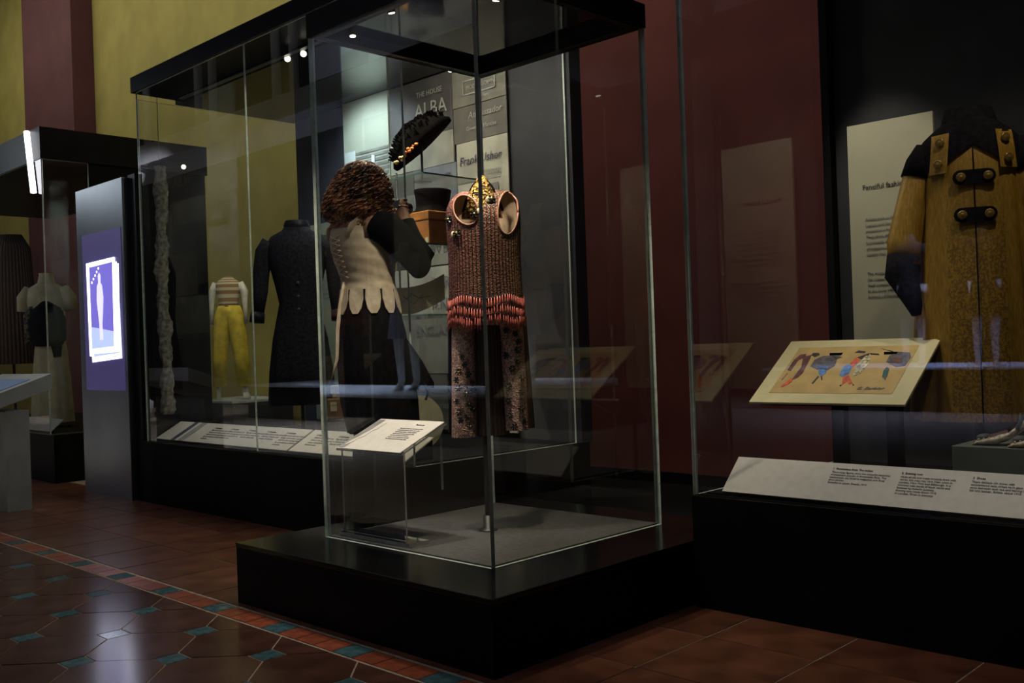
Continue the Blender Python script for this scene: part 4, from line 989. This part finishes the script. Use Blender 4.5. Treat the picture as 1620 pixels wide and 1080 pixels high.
def btn(x, z, R=.0145, k=1.08, my=None):
    r = interp(cf, min(z, cf[-1][2])); y = -(r[4]*k+.009)*math.sqrt(max(0, 1-(x/(r[3]*1.05))**2))-.004
    mb = MB().loft([(0, 0, 0, R, R), (0, 0, .004, R, R), (0, 0, .006, R*.8, R*.8), (0, 0, .0045, R*.5, R*.5), (0, 0, .007, R*.3, R*.3)], 18)
    mb.v = [(a, -c, b) for a, b, c in mb.v]; mb.build('button', btm, gc, True, loc=(x, y, z), rot=(0, 0, math.atan2(x/r[3], 1)*.8))
for x, z in ((-.102, 1.455), (-.094, 1.525), (.102, 1.460), (.095, 1.525)): btn(x, z_(z))
for zz in (1.405, 1.285):
    P = []
    for i in range(9): a = PI/2+PI*i/8; P.append((-.040+.023*math.cos(a), .023*math.sin(a)))
    for i in range(9): a = -PI/2+PI*i/8; P.append((.040+.023*math.cos(a), .023*math.sin(a)))
    r = interp(cf, z_(zz)); mb = MB().prism(P, 0, .006, ((0, -r[4]-.004, z_(zz)), (1, 0, .0), (0, 0, 1), (0, -1, 0))); mb.build('button_tab', vel, gc)
    for x in (-.038, .040): 
        R = .0145; mb = MB().loft([(0, 0, 0, R, R), (0, 0, .004, R, R), (0, 0, .006, R*.8, R*.8), (0, 0, .0045, R*.5, R*.5), (0, 0, .007, R*.3, R*.3)], 18)
        mb.v = [(a, -c, b) for a, b, c in mb.v]; mb.build('button', btm, gc, True, loc=(x, -r[4]-.010, z_(zz)))
for s_ in (-1, 1):
    MB().tube([(s_*.125, 0, z_(1.515)), (s_*.148, 0, z_(1.455)), (s_*.180, -.01, z_(1.34)), (s_*.208, -.02, z_(1.22)), (s_*.212, -.03, z_(1.14))], [.042, .052, .052, .054, .052], 22, fn=lambda a, v: 1+.03*math.sin(4*a+9*v)).build('sleeve', gm, gc, True)
    MB().tube([(s_*.122, 0, z_(1.525)), (s_*.142, 0, z_(1.475)), (s_*.158, -.003, z_(1.425))], [.042, .055, .057], 22).build('shoulder_cap', vel, gc, True)
    MB().tube([(s_*.212, -.03, z_(1.17)), (s_*.222, -.04, z_(1.11)), (s_*.200, -.07, z_(1.05)), (s_*.185, -.09, z_(1.0)), (s_*.182, -.095, z_(.975))], [.053, .052, .036, .024, .015], 20).build('cuff', vel, gc, True)
MB().tube([(0, 0, z_(.43)), (0, 0, z_(.7))], .014, 12).build('stand_pole', blackm, gc, True)
MB().loft([(0, 0, .0285, .15, .12), (0, 0, .040, .145, .115)], 30).build('stand_foot', blackm, gc, True)
# shoes on a grey block
gb = thing('display_block', 'low grey block under the beaded shoes in the right case', 'plinth', (3.22, .85, BZ+.0065))
MB().box(-.19, -.40, 0, .18, .285, .185).build('block', mat('grey_green_block', (.13, .15, .12), .5, 0, .1, 8), gb, bevel=.002)
shm = mat('cream_beaded_leather', (.50, .43, .28), .45, 0, .35, 70); shi = mat('brown_shoe_lining', (.10, .03, .025), .7); shd = mat('grey_toe_fabric', (.07, .07, .06), .6)
def shoe(loc, rz, lab):
    t_ = thing('shoe', lab, 'shoe', loc, rz, 'pointed beaded shoes on the grey block'); t_.scale = (1.12, 1.12, 1.2)
    # toe towards -x ; heel raised
    R_ = [(-.115, .008, .004), (-.105, .014, .014), (-.085, .024, .022), (-.06, .032, .030), (-.03, .034, .036), (.0, .031, .044), (.03, .027, .054), (.06, .026, .066), (.085, .025, .074), (.10, .018, .078)]
    V = []; F = []; n = 20; 
    for k, (x, wd, hh) in enumerate(R_):
        base = max(0, (x+.045))*.62
        for i in range(n):
            a = 2*PI*i/n; s_ = math.sin(a); V.append((x, wd*math.cos(a), base+hh*.45+hh*.45*s_ if s_ < 0 or x < -.045 or x > .075 else base+hh*.45+hh*.40*s_*.7))
    for k in range(len(R_)-1):
        for i in range(n):
            j = (i+1) % n; cxm = (R_[k][0]+R_[k+1][0])/2; top = math.sin(2*PI*(i+.5)/n) > .55
            if top and -.045 < cxm < .085: continue
            F.append((k*n+i, k*n+j, (k+1)*n+j, (k+1)*n+i))
    F.append(tuple(range(n))); F.append(tuple(range((len(R_)-1)*n, len(R_)*n)))
    MB().add(V, F).build('upper', shm, t_, True)
    MB().add([(x*.985, y*.9, z*.97+.002) for x, y, z in V], F).build('lining', shi, t_, True)
    MB().tube([(-.01, -.032, .040), (.0, -.028, .060), (.006, 0, .074), (.004, .028, .060), (.002, .032, .042)], [(.003, .006)]*5, 8).build('strap', shd, t_, True)
    MB().ball((-.083, 0, .018), (.022, .018, .010), 12, 6).build('toe_patch', shd, t_, True)
    MB().tube([(.083, 0, .088), (.085, 0, .045), (.082, 0, .001)], [.020, .011, .012], 12).build('heel', shm, t_, True)
    for q in range(5): MB().ball((-.10+.012*q, -.012-.004*q, .014+.002*q), .003, 6, 4).build('bead', flv, t_, True)
    return t_
shoe((3.13, .975, BZ+.1925), math.radians(-64), 'cream beaded strap shoe at the left on the grey block')
shoe((3.10, .865, BZ+.1925), math.radians(-64), 'cream beaded strap shoe partly cut by the right picture edge')

# ------------------------------------------------------------------ left showcase, screen totem, kiosk
lc = thing('display_case', 'dark glass case at the far left holding the cream skirt outfit', 'display case', (3.5, 8.6, 0))
bloc(box('base', (2.85, 7.62, -.002), (4.22, 11.0, .36), sidem, lc)); bloc(box('roof', (2.85, 7.70, 2.45), (4.22, 11.0, 2.69), black, lc))
bloc(box('end_panel', (3.22, 7.71, .361), (4.20, 7.76, 2.449), blackm, lc))
bloc(pane(lc, (2.86, 7.72, .361), (2.87, 11.0, 2.449))); bloc(pane(lc, (2.872, 7.72, .361), (3.215, 7.73, 2.449)))
lamp_head(lc, (4.0, 7.69, 2.50), (3.0, 5.0, 1.5), .022, 12)
bloc(tag(MB().tube([(2.83, 7.90, 2.68), (2.83, 7.80, 2.2)], .022, 12).build('tube_reflection', emit('tube_reflection_glow', (.95, .95, 1), 4), lc), 'bright upright glow standing in for a tube reflected in the glass'))  # glowing tube stands in for a reflection on the glass
lo = thing('blouse_outfit', 'cream blouse and long cream skirt with a black jacket over it', 'costume', (3.22, 8.66, .361), -PI/4)
crm = mat('cream_silk', (.62, .55, .32), .6, 0, .1, 12); blk = mat('black_bolero', (.01, .01, .011), .8, spec=.08)
Z = lambda z: z-.361
MB().loft([(.02, 0, Z(.40), .17, .14), (.02, 0, Z(.7), .155, .13), (.02, 0, Z(1.0), .13, .11), (.02, 0, Z(1.10), .115, .10)], 48, lambda a, v: 1+.05*math.sin(9*a)*(1-v), cap=False).build('skirt', crm, lo, True)
MB().loft([(0, 0, Z(1.10), .11, .09), (0, 0, Z(1.25), .13, .10), (0, 0, Z(1.42), .165, .11), (0, 0, Z(1.53), .155, .095), (0, 0, Z(1.58), .07, .06), (0, 0, Z(1.65), .055, .05), (0, 0, Z(1.66), .06, .055)], 36).build('blouse', crm, lo, True)
for s_ in (-1, 1): MB().tube([(s_*.14, 0, Z(1.53)), (s_*.19, 0, Z(1.45)), (s_*.20, 0, Z(1.34))], [.05, .06, .05], 16).build('sleeve', crm, lo, True)
for k in range(4): MB().ball((0, -.112+.006*abs(k-1), Z(1.5-.06*k)), .007, 8, 5).build('button', flv, lo, True)
MB().loft([(.03, -.06, Z(1.04), .10, .09), (.03, -.06, Z(1.1), .14, .11), (.03, -.06, Z(1.25), .155, .12), (.03, -.06, Z(1.36), .11, .10), (.03, -.06, Z(1.42), .04, .05)], 40, lambda a, v: 1+.05*math.sin(5*a+6*v)).build('jacket', blk, lo, True)
MB().tube([(.09, -.06, Z(1.15)), (.085, -.05, Z(.95))], .05, 14).build('jacket_sleeve', blk, lo, True)
MB().loft([(-.13, -.06, Z(1.06), .035, .04), (-.125, -.06, Z(1.3), .045, .05), (-.09, -.06, Z(1.38), .03, .04)], 20).build('jacket_trim', sequin('checked_trim', (.01, .01, .01), (.25, .22, .10), 60, .1, .6), lo, True)
MB().tube([(.02, 0, .001), (.02, 0, Z(.6))], .012, 10).build('stand_pole', polem, lo, True)
bd = thing('beaded_gown', 'brown gown of hanging bead strings at the left edge of the picture', 'gown', (3.1, 9.05, .361), -PI/4)
MB().loft([(-.03, 0, Z(.9), .22, .10), (-.03, 0, Z(1.4), .20, .10), (-.03, 0, Z(1.9), .17, .09), (-.03, 0, Z(2.02), .10, .06)], 200, lambda a, v: 1+.03*math.cos(40*a)).build('body', stripemat('bronze_strings', [(0, (.02, .012, .008)), (.5, (.20, .12, .06)), (1, (.02, .012, .008))], 40, .4, .3, .4), bd, True)
MB().tube([(-.03, 0, .001), (-.03, 0, Z(.95))], .012, 10).build('stand_pole', polem, bd, True)
s4 = thing('information_board', 'small sloping white label board in the far left case', 'label panel', (2.97, 8.2, .361))
o = tilted(2.90, .375, 3.0, .46, 7.80, 8.65, .006).build('board', mat('grey_white_board', (.38, .37, .34), .6, 0, .03, 20), s4); o.location = -s4.location
o = MB().box(2.92, 7.9, .362, 2.96, 8.6, .40).build('support', blackm, s4); o.location = -s4.location
text('Day dress\nBlouse and skirt\nof cream silk', .022, greyink, s4, (2.975-.007, 8.4, .44+.006), (0, -1, 0), (.1, 0, .085))

tt = thing('screen_totem', 'tall dark metal totem with a portrait video screen', 'screen', (2.9, 6.58, 0))
bloc(box('housing', (2.80, 6.215, -.002), (2.96, 6.95, 2.09), mat('brushed_dark_steel', (.30, .33, .36), .30, .95, .05, 3), tt, bevel=.002))
scrm = emit('screen_violet', (.10, .08, .24), .35)
bloc(box('screen', (2.797, 6.25, .71), (2.799, 6.86, 1.77), scrm, tt))
wf = emit('screen_white', (.86, .88, 1), 3.2); vio = emit('screen_photo_violet', (.22, .18, .75), .8); pal = emit('screen_photo_floor', (.50, .60, .95), 1.0); fg_ = emit('screen_figure', (.75, .72, .92), 1.1)
def sp_(pts, m_, x, name):  # u = y position (world), v = z
    o = MB().prism([(p[0], p[1]) for p in pts], 0, .0007, ((x, 0, 0), (0, 1, 0), (0, 0, 1), (-1, 0, 0))).build(name, m_, tt); o.location = -tt.location; return o
def rect(yc, zc, w_, h_, r): 
    c, s_ = math.cos(r), math.sin(r); return [(yc+a*c-b*s_, zc+a*s_+b*c) for a, b in ((-w_, -h_), (w_, -h_), (w_, h_), (-w_, h_))]
sp_(rect(6.54, 1.24, .24, .305, .03), wf, 2.7965, 'photo_frame'); sp_(rect(6.52, 1.24, .205, .27, .03), vio, 2.7955, 'photo')
sp_(rect(6.53, 1.225, .23, .315, -.05), wf, 2.7945, 'photo_frame'); sp_(rect(6.53, 1.225, .195, .28, -.05), pal, 2.7935, 'photo')
sp_(rect(6.56, 1.27, .225, .31, -.02), wf, 2.7925, 'photo_frame'); sp_([(6.735, 1.10), (6.385, 1.06), (6.375, 1.555), (6.74, 1.545)], vio, 2.7915, 'photo')
sp_([(6.735, .99), (6.385, 1.0), (6.385, 1.10), (6.735, 1.14)], pal, 2.7905, 'photo_floor')
fgp = [(0, .0), (.03, .0), (.025, .1), (.04, .18), (.055, .28), (.04, .36), (.018, .38), (.022, .43), (.0, .45), (-.02, .43), (-.018, .38), (-.04, .36), (-.05, .26), (-.035, .18), (-.02, .1), (-.02, 0)]
sp_([(6.58-a, 1.05+b) for a, b in fgp], fg_, 2.7895, 'photo_figure')
for k in range(5): sp_(rect(6.70-.028*k, 1.44+.022*k, .007, .007, 0), wf, 2.7895, 'photo_light')

kk = thing('touch_kiosk', 'pale grey touch screen kiosk with a sloping top on a square column', 'kiosk', (2.2, 6.6, 0))
km = mat('kiosk_grey_metal', (.33, .34, .30), .5, 0, .06, 10)
bloc(box('column', (2.125, 6.45, -.002), (2.27, 7.2, .62), km, kk, bevel=.004))
def kt(a, b, c, d, e_, f, n, m_):
    mb = MB().hexa([(a, c, b[0]), (d, c, e_[0]), (d, f, e_[0]), (a, f, b[0]), (a, c, b[1]), (d, c, e_[1]), (d, f, e_[1]), (a, f, b[1])]); o = mb.build(n, m_, kk); o.location = -kk.location; return o
kt(1.75, (.53, .615), 6.42, 2.40, (.745, .84), 7.3, 'top', km)
kt(1.82, (.641, .646), 6.50, 2.30, (.8065, .811), 7.2, 'touch_screen', emit('kiosk_screen', (.05, .09, .16), .5))

# yellow trousers and plinth in the passage, standing in for a glass reflection
yt = thing('trouser_reflection', 'stand-in for the reflection of a white mannequin in yellow wide trousers and striped knitted top', 'costume', (4.72, 8.30, .50), -PI/4)
ym = mat('yellow_silk', (.62, .48, .04), .7, 0, .15, 15); kn = stripemat('striped_knit', [(0, (.55, .50, .35)), (.45, (.55, .5, .35)), (.5, (.28, .16, .08)), (.95, (.28, .16, .08))], 7, .8, axis=1); wm = mat('white_mannequin', (.6, .6, .58), .5)
for s_ in (-1, 1):
    MB().loft([(s_*.11, 0, .12, .065, .06), (s_*.10, 0, .4, .068, .065), (s_*.065, 0, .68, .085, .08), (s_*.03, 0, .80, .10, .085), (0, 0, .87, .10, .08)], 30, lambda a, v: 1+.03*math.sin(5*a)).build('trouser_leg', ym, yt, True)
MB().tube([(.13, 0, .13), (.13, 0, .04)], [.03, .028], 12).build('ankle', wm, yt, True); MB().loft([(.15, -.05, .004, .035, .075), (.15, -.04, .03, .03, .06), (.13, 0, .06, .026, .03)], 18).build('foot', wm, yt, True)
MB().tube([(-.12, 0, .13), (-.12, 0, .002)], [.02, .018], 12).build('ankle', wm, yt, True)
MB().loft([(0, 0, .86, .10, .08), (0, 0, .90, .085, .07), (0, 0, 1.0, .11, .08), (0, 0, 1.08, .12, .08), (0, 0, 1.11, .08, .06), (0, 0, 1.14, .035, .03)], 36).build('knitted_top', kn, yt, True)
for s_ in (-1, 1): MB().tube([(s_*.11, 0, 1.08), (s_*.15, 0, 1.0), (s_*.155, -.01, .86), (s_*.16, -.02, .70)], [.035, .036, .022, .018], 12).build('arm', wm, yt, True)
yb_ = thing('stand_in_plinth', 'low dark plinth with a white top added under the reflected yellow trousers', 'plinth', (4.75, 8.2, 0))
bloc(box('base', (4.5, 7.9, -.002), (5.12, 8.75, .48), darkgrey, yb_)); bloc(box('top', (4.49, 7.89, .481), (5.13, 8.76, .499), mat('white_laminate', (.6, .66, .72), .4), yb_))

# ------------------------------------------------------------------ the hall across the aisle (seen only in the glass)
white = mat('white_painted_iron', (.62, .62, .66), .5, 0, .05, 4)
for i, (x_, y_) in enumerate([(-.95, 14.3), (-1.2, 4.5)]):
    c_ = thing('iron_column', ['white iron column at the far end of the aisle', 'white iron column opposite the display cases'][i], 'column', (x_, y_, 0), 0, 'white columns across the aisle')
    MB().loft([(0, 0, .0, .14, .14), (0, 0, .25, .14, .14), (0, 0, .28, .085, .085), (0, 0, 3.5, .075, .075), (0, 0, 3.55, .12, .12), (0, 0, 3.7, .15, .15)], 24).build('shaft', white, c_, True)
box('trim_2', (-1.6, -1, 3.70), (-.8, 15.5, 3.98), white, kind='structure')
area('totem_glare_fill', (1.42, 10.5, 3.0), (2.8, 6.5, 1.9), .6, 7, (.85, .93, 1), .7)  # unseen area light added for the glare on the totem's upper face
spot('column_fill', (.9, 11.6, 4.0), (-.95, 14.3, 2.1), 1500, 60, (.9, .9, 1), .6, .03)  # unseen spot added to brighten the column reflected in the glass
for yb_l in (2.5, 6.0, 9.5, 13.0): spot('balcony_fill', (1.0, yb_l, 6.6), (-1.2, yb_l, 4.2), 60, 100, (.85, .9, 1), .7, .02)  # unseen spots added so the balcony shows in the glass
for i in range(7):
    y_ = 1.6+i*2.0
    ar = thing('balcony_arch', ['first', 'second', 'third', 'fourth', 'fifth', 'sixth', 'seventh'][i]+' white arch of the balcony arcade counted from the right case', 'arch', (-1.2, y_, 3.98), 0, 'arches of the balcony arcade')
    pts = [(0, -.8, .0), (0, -.8, 1.0)]+[(0, -.8*math.cos(PI*k/10), 1.0+.7*math.sin(PI*k/10)) for k in range(11)]+[(0, .8, 0)]
    MB().tube(pts, .06, 8).build('arch', white, ar, True)
isl = thing('display_island', 'long low display island with a white lit deck across the aisle', 'plinth', (-2.6, 8.6, 0), 0)
bloc(box('base', (-3.2, 6.6, -.002), (-1.7, 12.6, .44), darkgrey, isl)); bloc(box('deck', (-3.25, 6.55, .441), (-1.65, 12.65, .47), mat('white_lit_deck', (.75, .82, .95), .5), isl))
area('island_light', (-2.4, 9.5, 3.3), (-2.4, 9.5, .4), 5.5, 200, (.62, .75, 1), 1.0, 100)
isr = thing('display_island', 'second white lit display island farther across the hall', 'plinth', (-6.0, 4.4, 0), 0)
bloc(box('base', (-6.8, 2.2, -.002), (-5.4, 6.4, .47), darkgrey, isr)); bloc(box('deck', (-6.85, 2.15, .471), (-5.35, 6.45, .50), MATS['white_lit_deck'], isr))
area('island_light', (-6.0, 4.3, 3.3), (-6.0, 4.3, .4), 3.6, 170, (.5, .58, 1), 1.0, 100)
def white_man(loc, rz, lab, dress):
    t_ = thing('mannequin', lab, 'mannequin', loc, rz)
    for s_ in (-1, 1):
        MB().tube([(s_*.09, 0, .95), (s_*.09, -.02, .5), (s_*.09, .02, .09)], [.085, .055, .035], 14).build('leg', wm, t_, True)
        MB().loft([(s_*.09, -.05, .003, .04, .10), (s_*.09, -.04, .04, .035, .08), (s_*.09, .01, .10, .03, .03)], 16).build('foot', wm, t_, True)
    MB().loft([(0, 0, .55, .20, .18), (0, 0, .9, .16, .13), (0, 0, 1.1, .12, .10), (0, 0, 1.3, .16, .11), (0, 0, 1.42, .18, .10), (0, 0, 1.47, .06, .05), (0, 0, 1.55, .05, .05)], 30, lambda a, v: 1+.05*math.sin(8*a)*(1-v)).build('dress', dress, t_, True)
    return t_
grd = mat('grey_dress', (.25, .26, .36), .7)
white_man((-2.3, 8.0, .4705), 1.2, 'white mannequin in grey dress on the near island', grd)
white_man((-2.3, 10.2, .4705), 1.4, 'white mannequin in yellow dress on the near island', ym)
white_man((-5.9, 3.93, .5005), 1.2, 'white legged mannequin in black dress on the farther island', blk)
white_man((-5.9, 4.75, .5005), 1.4, 'white legged mannequin in dark grey dress on the farther island', darkgrey)
